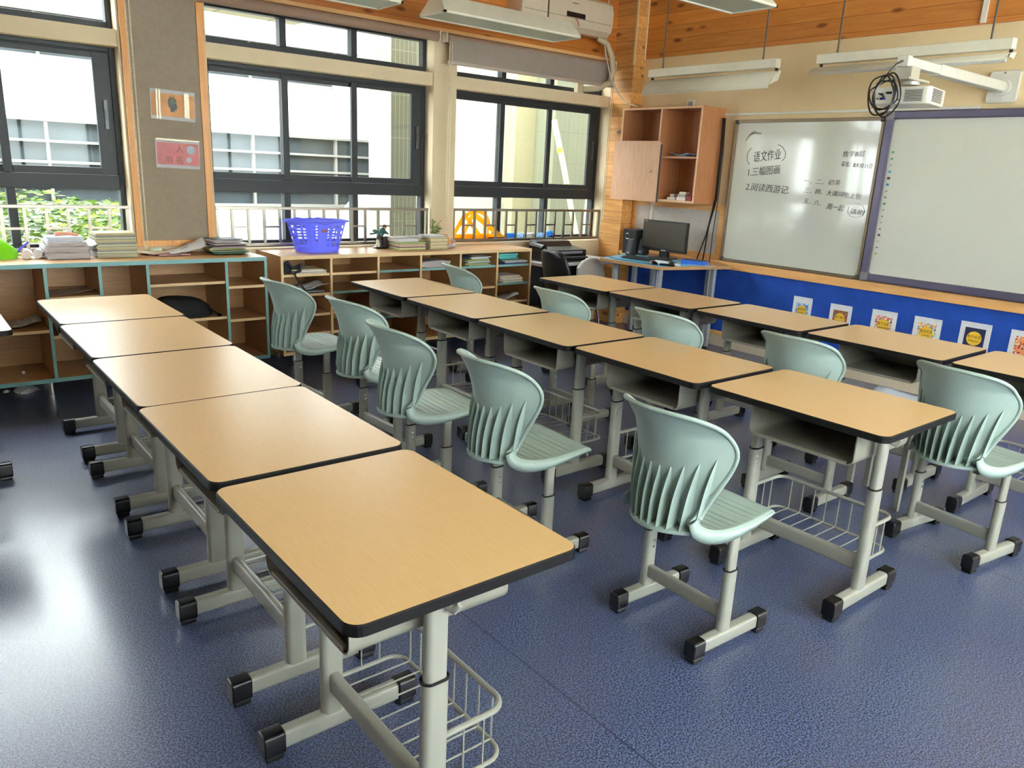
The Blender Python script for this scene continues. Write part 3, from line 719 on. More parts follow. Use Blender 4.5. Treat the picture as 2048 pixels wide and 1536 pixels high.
for k, (c, s) in enumerate(ic):
    z = .95-.74*k/16; r = .011*s
    obj('icon', MB().box(-.003, -.001, Y1-.085-r, Y1-.085+r, z-r*.8, z+r*.8), mat('icon %d' % k, c, .5), t2)

tag(obj('cable_trunking', MB().box(XW-.018, XW, 2.35, 4.44, 2.030, 2.050), white, bevel=.002), 'long cream cable trunking running just above the whiteboard', 'trunking')
tag(obj('wall_conduit', MB().box(XW-.045, XW-.0225, 2.42, 2.45, 2.57, H-.005), white), 'cream conduit dropping over the pine planks above the projector arm', 'conduit')
# blue felt panel and the sheets pinned to it
tag(obj('felt_panel', MB().box(XW-.010, XW-.0005, YR+.02, 5.42, .14, .712), felt, bevel=.002), 'long bright blue felt panel under the boards', 'wall panel')
def poster_mat(nm, base, sp, scale=70):
    M = bpy.data.materials.new(nm); M.use_nodes = True; nt = M.node_tree; N = nt.nodes; L = nt.links; p = N['Principled BSDF']
    tc = N.new('ShaderNodeTexCoord'); v = N.new('ShaderNodeTexVoronoi'); v.inputs['Scale'].default_value = scale; L.new(tc.outputs['Object'], v.inputs['Vector'])
    r = N.new('ShaderNodeValToRGB'); r.color_ramp.interpolation = 'CONSTANT'; e = r.color_ramp.elements; e[0].color = lin(base); e[1].position = .45; e[1].color = lin(sp[0])
    for i, c in enumerate(sp[1:]): q = e.new(.45+.5*(i+1)/len(sp)); q.color = lin(c)
    s = N.new('ShaderNodeSeparateXYZ'); L.new(v.outputs['Color'], s.inputs[0]); L.new(s.outputs[0], r.inputs['Fac']); L.new(r.outputs['Color'], p.inputs['Base Color']); p.inputs['Roughness'].default_value = .6
    return M
yel = mat('yellow disc', (240, 190, 50), .6); dki = mat('printed letters', (60, 40, 25), .6)
sheets = [(3.438, .578, .172, 'light blue patterned', (150, 190, 225), [(220, 232, 240), (70, 110, 180), (90, 150, 210)], '独特思维', 'Unique'),
          (3.098, .568, .185, 'brown and green patterned', (150, 70, 60), [(90, 120, 60), (200, 110, 60), (120, 50, 90)], '善于提问', 'Ask more'),
          (2.746, .579, .195, 'pink and red patterned', (240, 190, 175), [(230, 70, 90), (250, 220, 200), (70, 70, 90)], '善于沟通', 'Communicator'),
          (2.422, .581, .198, 'cream dotted', (246, 222, 170), [(240, 120, 90), (250, 240, 200), (130, 190, 110), (60, 110, 190)], '善良关爱', 'Caring'),
          (2.096, .603, .203, 'dark navy', (22, 30, 62), [(26, 36, 74), (34, 44, 86)], '勇于反思', 'Reflective'),
          (1.775, .600, .200, 'orange striped red and white', (232, 140, 90), [(240, 240, 240), (170, 30, 60), (230, 160, 60)], '', '')]
for k, (y, z, w, nm, base, sp, cn, en) in enumerate(sheets):
    t = thing('printed_sheet', 'white sheet, %s picture, %s from the left on the blue panel' % (nm, ['first', 'second', 'third', 'fourth', 'fifth', 'sixth'][k]), 'sheet', (XW-.0105, y, z-.285), group='printed sheets on the blue panel')
    sh = MB(); n = 8; rows = []
    for j in (0, .06, .5, .93, 1):
        rows.append([Vector((-.0015-.004*abs(sin(i*1.3+k))*(j > .99 or j < .01)-.001, w/2-w*i/n, .285*j)) for i in range(n+1)])
    obj('paper', sh.grid(rows[::-1]), paper, t, solid=.0006)
    pw = w*.33; pz = .162
    obj('picture', MB().box(-.0035, -.0028, -pw, pw, pz-pw*1.15, pz+pw*1.25), poster_mat('picture %d' % k, base, sp, 120), t)
    if cn:
        r = pw*.74; obj('disc', MB().prism([(r*cos(i*pi/14), pz+.01+r*sin(i*pi/14)) for i in range(28)], 0, -.0045, -.0036), yel, t)
        for body, sz, zz in ((cn, .026, .012), (en, .018, -.012)):
            text(body, sz, (-.0052, 0, pz+zz), FRONT, dki, t, align='CENTER', thick=.0002, maxw=r*1.8)
    else:
        for (a, b, r_, c_) in ((.0, .155, .03, (232, 150, 100)), (.012, .165, .006, (60, 30, 30)), (-.012, .165, .006, (60, 30, 30)), (.03, .10, .018, (60, 50, 60))):
            obj('shape', MB().prism([(a+r_*cos(i*pi/8), b+r_*sin(i*pi/8)) for i in range(16)], 0, -.0050-(.001 if r_ < .02 else 0), -.0036), mat('shape %s' % str(c_), c_, .6), t)

# framed panel behind the computer
t = thing('wall_pinboard', 'pale grey panel in a pine frame behind the computer monitor', 'pinboard', (XW, 4.87, .785))
obj('panel', MB().box(-.008, -.0005, -.49, .52, .03, .44), mat('pale grey plaster panel', (206, 198, 190), .8, var=.06, vscale=30, bump=.5, bscale=90), t)
obj('frame', MB().box(-.016, -.0005, -.555, .56, 0, .045).box(-.016, -.0005, -.555, .56, .425, .48).box(-.016, -.0005, -.555, -.49, .045, .425).box(-.016, -.0005, .52, .56, .045, .425), railw, t, bevel=.002)
tag(obj('cable_cover', MB().box(XW-.026, XW-.008, 5.165, 5.19, .79, 1.262), white), 'narrow cream vertical cable cover left of the monitor', 'trunking')

# wall cabinet
X0, Xk, Ya, Yb, Za, Zb = 5.60, XW, 4.445, 5.385, 1.272, 2.092
t = thing('wall_cabinet', 'open wooden wall cabinet with one closed door, hung above the computer desk', 'cabinet', (X0, (Ya+Yb)/2, Za))
o = Vector((X0, (Ya+Yb)/2, Za))
def rel(mb, o=o): mb.v = [tuple(Vector(v)-o) for v in mb.v]; return mb
th = .018; Ym = 4.905
body = MB().box(X0, Xk, Ya, Ya+th, Za, Zb).box(X0, Xk, Yb-th, Yb, Za, Zb).box(X0, Xk, Ya+th, Yb-th, Zb-th, Zb).box(X0, Xk, Ya+th, Yb-th, Za, Za+th).box(Xk-.012, Xk, Ya+th, Yb-th, Za+th, Zb-th).box(X0, Xk-.012, Ym-th/2, Ym+th/2, Za+th, Zb-th)
obj('body', rel(body), wcab, t)
obj('edge_band', rel(MB().box(X0-.002, X0-.0002, Ya, Ya+th, Za, Zb).box(X0-.002, X0-.0002, Yb-th, Yb, Za, Zb).box(X0-.002, X0-.0002, Ya+th, Yb-th, Zb-th, Zb).box(X0-.002, X0-.0002, Ya+th, Ym-th/2, Za, Za+th).box(X0-.002, X0-.0002, Ym-th/2, Ym+th/2, Za+th, Zb-th)), mat('peach edge band', (226, 180, 140), .45), t)
zsh = at(1365, 313, 0, 5.62).z
obj('shelf', rel(MB().box(X0+.01, Xk-.012, Ya+th, Ym-th/2, zsh-th, zsh)), wcab, t)
dy0, dy1, dz0, dz1 = 4.862, 5.44, 1.262, 1.80
poly = [(dy1, dz0), (dy1, dz1)]+[(dy0+.035-.035*sin(a), dz1-.035+.035*cos(a)) for a in [i*pi/12 for i in range(7)]]+[(dy0, dz0)]
door = obj('door', rel(MB().prism(poly, 0, X0-.024, X0-.004)), wdoor, t)
obj('edge_strip', rel(MB().box(X0-.0245, X0-.0035, dy0-.003, dy0-.0002, dz0, dz1-.03)), mat('dark edge strip', (70, 70, 78), .5), door)
kn = at(1302, 342, 0, X0-.024); obj('knob', rel(MB().lathe([(.001, 0), (.009, .002), (.007, .012), (.011, .018), (.009, .024), (.001, .026)])), chrome, door, smooth=40)
k_ = door.children[-1]; k_.data.transform(Matrix.Translation(o)); k_.data.transform(Matrix.Rotation(radians(-90), 4, 'Y')); k_.location = (kn.x-o.x, kn.y-o.y, kn.z-o.z)
def wbox(name, x0, x1, y0, y1, z0, z1, m, label, cat, group=None, rz=0, bevel=.001, pages=None):
    c = Vector(((x0+x1)/2, (y0+y1)/2, z0)); mb = MB().box(x0-c.x, x1-c.x, y0-c.y, y1-c.y, 0, z1-z0)
    return tag(obj(name, mb, m, loc=tuple(c), rotz=rz, bevel=bevel), label, cat, group)
# things in the wall cabinet
p = at(1362, 306, 0, 5.74)
sh = MB(); rows = []
for i in range(9):
    rows.append([Vector((j*.06-.12, -.13+.26*i/8, .012+.014*sin(i*.9)+(.012 if j == 0 else 0)*i/8)) for j in range(5)])
tag(obj('plastic_folder', sh.grid(rows), translucent('pale blue folder plastic', (190, 214, 240), .3), loc=(5.755, 4.665, zsh+.002), solid=.004, smooth=60), 'pale blue plastic folder lying on the middle shelf of the wall cabinet', 'folder')
cbx = [('white', (228, 224, 214)), ('grey', (170, 160, 150)), ('red', (150, 50, 60))]
boxes = [(5.66, 4.62, .10, .05, .03, 0, 'white', 'lowest long white carton box in the wall cabinet'), (5.67, 4.625, .085, .045, .026, .030, 'grey', 'grey printed box on the lowest white carton in the wall cabinet'), (5.66, 4.53, .05, .05, .045, 0, 'red', 'small dark red box at the right end of the wall cabinet floor'),
         (5.68, 4.75, .10, .045, .022, 0, 'white', 'white box at the left on the wall cabinet floor'), (5.68, 4.74, .05, .05, .03, .022, 'grey', 'small printed box standing on the left white box'), (5.68, 4.62, .07, .06, .020, .056, 'white', 'white box topping the carton pile in the wall cabinet')]
for x, y, w, d, h, z, c, lab in boxes:
    wbox('chalk_box', x-d/2, x+d/2, y-w/2, y+w/2, Za+th+z, Za+th+z+h, mat('box '+c, dict(cbx)[c], .6), lab, 'box', 'small boxes in the wall cabinet', rz=random.uniform(-.06, .06))
t = thing('wall_socket', 'small white socket box on the wall above the wall cabinet', 'socket', (XW, 4.83, 2.10)); obj('box', MB().box(-.03, 0, -.045, .035, 0, .075), white, t, bevel=.004); obj('face', MB().box(-.034, -.03, -.035, .02, .012, .06), mat('grey socket face', (150, 146, 138), .5), t, bevel=.002)
tag(obj('cable_coil', MB().tube([(0, .055*cos(a), .055*sin(a)) for a in [i*pi/12 for i in range(24)]], .007, 8, closed=True), mat('cream tape', (226, 216, 190), .4), loc=(5.725, 5.455+.02, 1.55), smooth=50), 'round cream cable coil peeking out left of the cabinet door', 'cable')

# cables hanging from the cabinet to the desk
cb = [([(1447, 236), (1441, 300), (1430, 400), (1412, 470), (1392, 522)], 'black cable hanging from the cabinet corner, leftmost of the three at the desk', .006), ([(1449, 236), (1444, 300), (1433, 400), (1418, 450), (1404, 528)], 'thick black cable hanging from the cabinet corner, middle one at the desk', .007), ([(1451, 236), (1446, 310), (1436, 400), (1425, 470), (1418, 530)], 'thin black cable hanging from the cabinet corner, nearest the whiteboard', .004)]
for k, (pp, lab, r) in enumerate(cb):
    P_ = [at(u, v, 0, XW-.045-.016*k) for u, v in pp]; c = P_[-1]
    fine = []
    for a, b in zip(P_, P_[1:]):
        for j in range(4): fine.append(a.lerp(b, j/4))
    fine.append(P_[-1]); fine = [Vector(((f-c).x, (f-c).y, (f-c).z)) for f in fine]
    tag(obj('hanging_cable', MB().tube(fine, r, 6), blackm, loc=tuple(c), smooth=50), lab, 'cable', 'black cables beside the whiteboard')

# ------------------------------------------------------------------ projector on its wall arm
pw_ = mat('projector white', (222, 220, 210), .35)
t = thing('projector_mount', 'white steel projector arm reaching from the front wall', 'wall bracket', (XW, 2.235, 2.163))
obj('wall_plate', MB().prism(rrect(-.093, .093, -.10, .10, .02), 0, -.03, 0), pw_, t, bevel=.005)
obj('hub', MB().cyl((-.055, 0, -.005), .052, .03, 24, 0).cyl((-.10, 0, -.005), .036, .05, 20, 0), pw_, t, smooth=40)
obj('arm', MB().box(-1.02, -.08, -.035, .035, -.035, .025), pw_, t, bevel=.006)
obj('sliding_arm', MB().box(-1.42, -1.0, -.028, .028, -.028, .02).box(-1.43, -1.38, -.032, .032, -.032, .026), pw_, t, bevel=.004)
obj('drop_bracket', MB().box(-1.40, -1.30, -.045, .045, -.085, -.028).box(-1.45, -1.2, -.06, .06, -.10, -.088).cyl((-1.30, 0, -.118), .05, .02, 20), mat('zinc bracket', (190, 186, 172), .4, .3), t, smooth=40)
for x in (-.03,):
    for z in (-.085, .085): obj('screw', MB().cyl((-.034, 0, z), .006, .004, 10, 0), bolt, t)
PZ = 2.035; px_, py_ = 4.62, 2.235
t = thing('projector', 'white projector hanging under the wall arm, black cables coiled beside it', 'projector', (px_, py_, PZ-.10), rotz=radians(8))
obj('body', MB().prism(rrect(-.14, .14, -.155, .155, .03), 2, 0, .092), pw_, t, bevel=.008)
vent = MB()
for k in range(9): vent.box(-.105+.0*k, .06, -.158, -.1545, .016+k*.0075, .019+k*.0075)
obj('vent', vent, blackm, t)
obj('side_vent', MB().box(-.1425, -.1395, -.12, -.02, .012, .08), mat('grill grey', (200, 198, 188), .5), t)
sv = MB()
for k in range(10): sv.box(-.1445, -.1424, -.115, -.025, .015+k*.006, .0175+k*.006)
obj('grill', sv, blackm, t)
for (y, z, w, h, m_) in ((.09, .03, .03, .012, mat('vga blue', (50, 50, 170), .5)), (.06, .06, .03, .012, blackm), (.03, .03, .012, .008, blackm), (.12, .03, .008, .008, blackm), (.0, .022, .014, .006, blackm)):
    obj('socket', MB().box(-.1455, -.139, y-w/2, y+w/2, z-h/2, z+h/2), m_, t)
obj('lens', MB().cyl((.135, .08, .045), .035, .03, 20, 0), blackp, t, smooth=40)
ctr = at(1770, 190, 0, 4.40)
cm = MB(); random.seed(5)
for k in range(5):
    pts = []; a0 = random.uniform(0, 6); rx = random.uniform(.045, .075); rz = random.uniform(.07, .115); ox = random.uniform(-.015, .015)
    for i in range(28):
        a = 2*pi*i/28; pts.append(((rx*cos(a)+ox)*.45+.008*sin(a*2+a0), -(rx*cos(a)+ox)*.89+k*.004, rz*sin(a)+.01*sin(a*3+a0)))
    cm.tube(pts, .0045, 6, closed=True)
a = Vector((4.485, 2.235, 2.16))-ctr; b = Vector((px_-.14, 2.30, PZ-.045))-ctr
cm.tube([a, a.lerp(Vector((0, 0, .08)), .5)+Vector((0, .0, .03)), (0, .02, .09)], .005, 6)
cm.tube([b, b+Vector((-.03, .02, .0)), b.lerp(Vector((0, 0, 0)), .5)+Vector((-.01, 0, -.01)), (0, .02, -.02)], .005, 6)
tag(obj('coiled_cable', cm, blackp, loc=tuple(ctr), smooth=50), 'bundle of coiled black cables hanging at the end of the projector arm', 'cable')

# ------------------------------------------------------------------ lamps
louver = tiles('lamp louvre grid', (196, 204, 186), (120, 130, 116), 0, 1, .016, .016, .28, .4)
def ceiling_lamp(x0, yc, label):
    t = thing('ceiling_lamp', label, 'lamp', (x0, yc, 2.43), group='hanging classroom lamps over the desks'); L = 1.19
    hw = .155; b = MB()
    z1 = .11
    A = [(0, -hw, 0), (L, -hw, 0), (L, hw, 0), (0, hw, 0)]; B = [(.03, -.055, z1), (L-.03, -.055, z1), (L-.03, .055, z1), (.03, .055, z1)]
    b.add(A+B, [(0, 1, 5, 4), (1, 2, 6, 5), (2, 3, 7, 6), (3, 0, 4, 7), (4, 5, 6, 7)])
    for (ax0, ax1, ay0, ay1) in ((0, L, -hw, -hw+.014), (0, L, hw-.014, hw), (0, .014, -hw, hw), (L-.014, L, -hw, hw)): b.box(ax0, ax1, ay0, ay1, -.006, .006)
    obj('housing', b, lampw, t, solid=.002)
    obj('louvre', MB().box(.014, L-.014, -hw+.014, hw-.014, .0, .008), louver, t)
    for x in (.2, L-.2): obj('hanging_rod', MB().cyl((x, 0, z1), .006, H-2.43-z1, 8), mat('dark lamp rod', (90, 82, 72), .5, .3), t, smooth=40)
ceiling_lamp(2.93, 4.585, 'ceiling lamp with a grid underside hanging in front of the air conditioner')
ceiling_lamp(1.44, 4.585, 'ceiling lamp cut off by the top edge, left of the air conditioner')
ceiling_lamp(2.86, 2.93, 'ceiling lamp cut off by the top edge near the front wall')
def board_lamp(y0, label, high=False):
    t = thing('board_lamp', label, 'lamp', (5.10, y0, 2.13), group='slanted lamps in front of the boards'); L = 1.2
    obj('channel', MB().box(-.03, .03, 0, L, .14, .20), lampw, t, bevel=.003)
    rows = []
    for x, z in (((.035, .125), (.0, .122), (-.05, .112), (-.08, .096), (-.105, .080), (-.11, .075)) if high else ((.035, .125), (.0, .118), (-.035, .095), (-.065, .06), (-.085, .02), (-.09, .0), (-.098, -.004))): rows.append([Vector((x, .0, z)), Vector((x, L, z))])
    obj('reflector', MB().grid(rows), lampw, t, smooth=40, solid=.003)
    for y in (.01, L-.025):
        obj('bracket', MB().box(.0, .02, y, y+.012, .10, .145), blackm, t)
        obj('end_plate', MB().prism([(.045, .13), (-.03, .115), (-.05, .095), (.02, .09)] if high else [(.045, .13), (-.03, .10), (-.08, .02), (.02, .06)], 1, y+(-.012 if y < .1 else .022), y+(-.009 if y < .1 else .025)), lampw, t)
    obj('tube_light', MB().cyl((-.0, .03, .085), .013, L-.06, 12, 1), mat('unlit tube', (226, 226, 220), .3), t, smooth=40)
    for y in (.13, L-.13): obj('hanging_rod', MB().cyl((0, y, .20), .006, H-2.13-.20, 8), mat('dark lamp rod', (90, 82, 72), .5, .3), t, smooth=40)
board_lamp(3.43, 'slanted white board lamp hanging above the whiteboard, left of the two')
board_lamp(1.92, 'slanted white board lamp hanging behind the projector arm', True)

# ------------------------------------------------------------------ air conditioner
t = thing('air_conditioner', 'cream wall air conditioner above the window beside the wooden column', 'air conditioner', (4.40, YW-.022, 2.70))
L = 1.08; prof = [(0, .29), (0, .03), (-.06, 0), (-.15, .005), (-.20, .04), (-.215, .10), (-.22, .20), (-.20, .27), (-.15, .30), (-.02, .30)]
acm = mat('air conditioner cream', (222, 208, 184), .4)
obj('body', MB().prism(prof, 0, 0, L), acm, t, bevel=.01, smooth=30)
obj('flap', MB().prism([(-.155, .0035), (-.202, .038), (-.2055, .034), (-.157, -.001)], 0, .05, L-.05), mat('ac flap', (214, 200, 176), .4), t)
obj('seam', MB().box(0.02, L-.02, -.2195, -.2165, .098, .102), mat('ac seam', (150, 138, 118), .5), t)
obj('display', MB().box(.50, .72, -.2215, -.2165, .105, .145), blackp, t)
obj('badge', MB().box(.56, .63, -.2235, -.219, .215, .222), mat('grey badge', (130, 125, 118), .4), t)
obj('sticker', MB().box(.24, .31, -.2235, -.219, .20, .27), mat('blue white sticker', (150, 180, 205), .5), t)
obj('ribbon', MB().tube([(.60, -.2215, .10), (.63, -.225, .075), (.645, -.222, .04)], .004, 6), mat('red ribbon', (200, 60, 80), .6), t)
P_ = [(5.40, 5.60, 2.70), (5.50, 5.565, 2.66), (5.57, 5.555, 2.55), (5.59, 5.555, 2.42), (5.57, 5.565, 2.33), (5.50, 5.63, 2.275), (5.42, 5.73, 2.262), (5.38, 5.80, 2.262)]
obj_ = MB().tube([Vector(p)-Vector((5.40, 5.62, 2.3)) for p in P_], .027, 10).box(-.075, .0, .12, .17, -.075, .02)
tag(obj('refrigerant_pipe', obj_, mat('pipe wrap tape', (196, 180, 150), .7, bump=.5, bscale=60), loc=(5.40, 5.62, 2.3), smooth=50), 'taped hose curving from the air conditioner into the upper window', 'pipe')
w = [at(1207, 75, 1, 5.6), at(1212, 110, 1, 5.55), at(1222, 160, 1, 5.5), at(1238, 190, 1, 5.45), at(1255, 206, 1, 5.42), at(1275, 213, 0, 5.70)]
w[-1].z = max(w[-1].z, 2.098)
tag(obj('drain_cord', MB().tube([p-w[-1] for p in w], .006, 6), white, loc=tuple(w[-1]), smooth=50), 'thin cream cord hanging from the air conditioner to the wall cabinet top', 'cord')

# ------------------------------------------------------------------ pinboard between the windows
t = thing('pinboard', 'tall grey fabric pinboard in an orange pine frame between two windows', 'pinboard', (1.585, YW, .865)); hx = .262
obj('panel', MB().box(-hx, hx, -.012, 0, .03, H-.93), greyfab, t)
obj('frame', MB().box(-hx, -hx+.042, -.02, -.0001, 0, H-.9).box(hx-.048, hx, -.02, -.0001, 0, H-.9).box(-hx+.042, hx-.048, -.02, -.0001, 0, .04), trimw, t, bevel=.002)
def sleeve(name, c, w, h, mpic, rz, label, deco):
    t = thing(name, label, 'poster', (c[0], YW-.0125, c[1])); t.rotation_euler = (0, rz, 0)
    obj('sheet', MB().box(-w/2, w/2, -.002, 0, -h/2, h/2), paperg, t)
    obj('picture', MB().box(-w/2+.006, w/2-.006, -.0032, -.0021, -h/2+.022, h/2-.024), mpic, t)
    deco(t, w, h)
    rows = []; random.seed(int(w*1e4)+int(c[1]*100)); am_=.0018
    for j in range(9):
        rows.append([Vector((-w/2-.004+(w+.008)*i/14, -.006-am_*random.random()*(1 if 0 < i < 14 else 0), -h/2-.004+(h+.008)*j/8)) for i in range(15)])
    obj('plastic_sleeve', MB().grid(rows), glass_mat('clear film', (.97, .97, .97), .015, .25), t)
orange = mat('orange picture', (206, 132, 36), .5, var=.25, vscale=12)
redp = mat('red picture', (196, 92, 92), .5, var=.2, vscale=14)
silver = mat('glinting tape', (226, 214, 190), .25, .3, bump=1, bscale=90)
def d1(t, w, h):
    hd = arc(0, .022, .028, -20, 200, 10)+[(-.026, -.005), (-.014, -.022), (-.014, -.042), (.012, -.042), (.014, -.03), (.026, -.032), (.026, -.016), (.033, -.012)]
    obj('head_silhouette', MB().prism([(a-.005, b) for a, b in hd], 1, -.0045, -.0034), blackm, t)
    for i, (a, b, r) in enumerate(((-.012, .028, .008), (.004, .036, .007), (.0, .018, .008), (.014, .022, .007), (.002, .052, .009), (-.016, .046, .007))):
        obj('gear', MB().tube([(a+r*cos(x), -.0052, b+r*sin(x)) for x in [k*pi/6 for k in range(12)]], .0018, 5, closed=True), mat('gear %d' % (i % 3), [(160, 170, 60), (150, 120, 90), (110, 130, 120)][i % 3], .5), t)
    for a in (-.105, -.088): obj('tape', MB().box(a-.006, a+.006, -.012, -.0105, -h/2, h/2), silver, t)
    obj('tape', MB().box(.068, .102, -.012, -.0105, -h/2+.02, h/2-.01), silver, t)
def d2(t, w, h):
    for body, x, z, s in (('明', -.085, -.06, .05), ('亮', -.02, -.06, .055), ('人', -.015, .015, .05)):
        text(body, s, (x, -.0042, z), SIDE, mat('poster ink', (90, 36, 40), .5), t, thick=.0003)
    obj('drawing', MB().prism(arc(.07, -.035, .02, 0, 360, 14)[:-1], 1, -.0044, -.0034), mat('pale drawing', (200, 190, 196), .5), t)
    obj('drawing', MB().prism(arc(.085, .03, .03, 0, 360, 14)[:-1], 1, -.0044, -.0034), mat('bluish drawing', (176, 190, 206), .5), t)
    obj('tape', MB().box(-w/2, w/2, -.012, -.0105, h/2-.01, h/2), silver, t)
P1 = at(346, 211, 1, YW-.0125); P2 = at(356, 308, 1, YW-.0125)
sleeve('poster', (P1.x, P1.z), .285, .19, orange, radians(1.5), 'orange poster with a black head silhouette full of gears, on the pinboard', d1)
sleeve('poster', (P2.x, P2.z), .285, .19, redp, radians(1), 'red poster in crumpled plastic, lower one on the pinboard', d2)

# ------------------------------------------------------------------ low shelf cabinets under the windows
def low_cabinet(name, label, x0, x1, yf, yb_, ztop, cols, shelves, edge, body, tealsh=()):
    t = thing(name, label, 'cabinet', (x0, yf, 0)); w = x1-x0; d = yb_-yf; zb = .125; th = .018; dz = ztop
    b = MB()
    b.box(0, w, 0, d, dz-.026, dz).box(0, w, 0, d, zb-.025, zb)
    for c in cols: b.box(c-x0-th/2, c-x0+th/2, .001, d, zb, dz-.026)
    b.box(0, th, .001, d, zb, dz-.026).box(w-th, w, .001, d, zb, dz-.026).box(th, w-th, d-.01, d-.0005, zb, dz-.026)
    obj('carcass', b, [body], t)
    e = MB(); k = .0025
    e.box(0, w, -k, -.0002, dz-.026, dz).box(0, w, -k, -.0002, zb-.025, zb)
    for c in [x0+th/2]+list(cols)+[x1-th/2]: e.box(c-x0-th/2, c-x0+th/2, -k, .0008, zb, dz-.026)
    obj('edge_band', e, edge, t)
    bounds = [x0+th/2]+list(cols)+[x1-th/2]
    for i, zs in enumerate(shelves):
        for z in zs:
            a, c = bounds[i]-x0+th/2+.0005, bounds[i+1]-x0-th/2-.0005
            s = obj('shelf', MB().box(a, c, .012, d-.01, z-.018, z), body, t)
            obj('shelf_edge', MB().box(a, c, .0095, .0118, z-.018, z), teal if (i, round(z, 3)) in tealsh else mat('beech edge band', (226, 194, 146), .5), s)
    for x in [.12]+[w*q for q in (.36, .64)]+[w-.09]:
        for y in (.10, d-.06): obj('foot', MB().cyl((x, y, 0), .022, zb-.025, 16), chrome, t, smooth=40)
    return t
F1 = 5.265; F2 = 5.262
low_cabinet('shelf_cabinet', 'long low shelf cabinet with teal edges under the left windows', -1.75, 2.045, F1, YW-.003, .823, [-.95, -.15, .700, .993, 1.268, 1.765], [[.45], [.45], [.425], [.385, .62], [.385], [.668, .425, ], [.63, .40]], teal, cab)
low_cabinet('shelf_cabinet', 'beech low shelf cabinet with many cubbies, blue basket on top', 2.145, 4.455, F2, YW-.003, .823, [2.530, 2.922, 3.305, 3.690, 4.075],
            [[.69, .545, .395, .255], [.69, .55, .40, .255], [.69, .52, .33], [.69, .53, .33], [.69, .51, .33], [.69, .53, .37, .25]], mat('beech edge band', (226, 194, 146), .5), cab,
            {(1, .55), (2, .69), (2, .33), (3, .69), (4, .69), (5, .69), (5, .53)})
ZT = .824
ORD = 'first second third fourth fifth sixth seventh eighth ninth tenth eleventh twelfth thirteenth fourteenth fifteenth sixteenth seventeenth'.split()
def sheaf(x, y, z, w, d, n, dz, ms, name, label, cat, group, jit=.006, rz=0, wav=0):
    """a stack of thin flat things, each an object of its own; returns the top"""
    for k in range(n):
        m = ms[k % len(ms)]; h = dz*random.uniform(.85, 1.1)
        nm = 5; rows = []
        if wav:
            top = [[Vector((-w/2+w*i/6, -d/2+d*j/4, h+wav*(.3*sin(i*1.1+k)*.5+.5*(j-2)**2/4*(i/6)))) for i in range(7)] for j in range(5)]
            mb = MB().grid(top)
            o = obj(name, mb, m, loc=(x+random.uniform(-jit, jit), y+random.uniform(-jit, jit), z+.0005), rotz=rz+random.uniform(-jit*6, jit*6), solid=max(.001, h*.6))
        else:
            mb = MB().box(-w/2, w/2, -d/2, d/2, 0, h)
            o = obj(name, mb, m, loc=(x+random.uniform(-jit, jit), y+random.uniform(-jit, jit), z), rotz=rz+random.uniform(-jit*6, jit*6))
        if isinstance(label, (list, tuple)): lb_ = label[k]
        elif n == 1: lb_ = label
        else: lb_ = ('lowest' if k == 0 else 'topmost' if k == n-1 else ORD[k])+' %s%s' % (name, ' in the ' if k in (0, n-1) else ' from the bottom in the ')+label
        tag(o, lb_, cat, group)
        z += h+.0004
    return z
def col(name, rgb, r=.6): return mat(name, rgb, r)
nbk = [col('book olive', (172, 164, 130)), col('book tan', (196, 180, 140)), col('book green grey', (150, 158, 140)), col('book cream', (214, 204, 170)), col('book slate', (122, 134, 138))]
random.seed(3)
# cabinet one, top: from left to right
g = thing('plastic_bag', 'lime green crumpled bag at the left edge on the teal edged cabinet', 'bag', (.50, 5.60, ZT))
bm = MB(); rows = []
for j in range(9):
    a = j/8*pi*.5; rows.append([Vector((.11*cos(a)*cos(b)*(1+.12*sin(3*b+j)), .09*cos(a)*sin(b)*(1+.1*cos(4*b)), .12*sin(a))) for b in [k*2*pi/18 for k in range(18)]])
obj('bag_body', bm.grid(rows, close=True), translucent('lime plastic', (150, 226, 40), .4), g, smooth=60)
pn = Vector((.63, 5.62, ZT+.05)); tag(obj('blue_pen', MB().tube([(-.04, 0, -.045), (0, 0, 0), (.05, .01, .04)], .006, 8), col('ultramarine', (50, 50, 190), .4), loc=tuple(pn), smooth=50), 'dark blue strap sticking up beside the lime green bag', 'strap')
for (x, y, lab, L_, a) in ((.655, 5.545, 'short white roll lying end on, right of the lime green bag', .09, .2), (.722, 5.57, 'white plastic roll lying slanted, left of the wrapped bundles', .10, .3)):
    c = obj('white_roll', MB().tube([(-L_/2*sin(a), -L_/2*cos(a), 0), (L_/2*sin(a), L_/2*cos(a), 0)], .027, 18), paper, loc=(x, y, ZT+.028), smooth=40); tag(c, lab, 'roll')
bundle_m = translucent('cloudy wrap', (226, 222, 226), .25, .35)
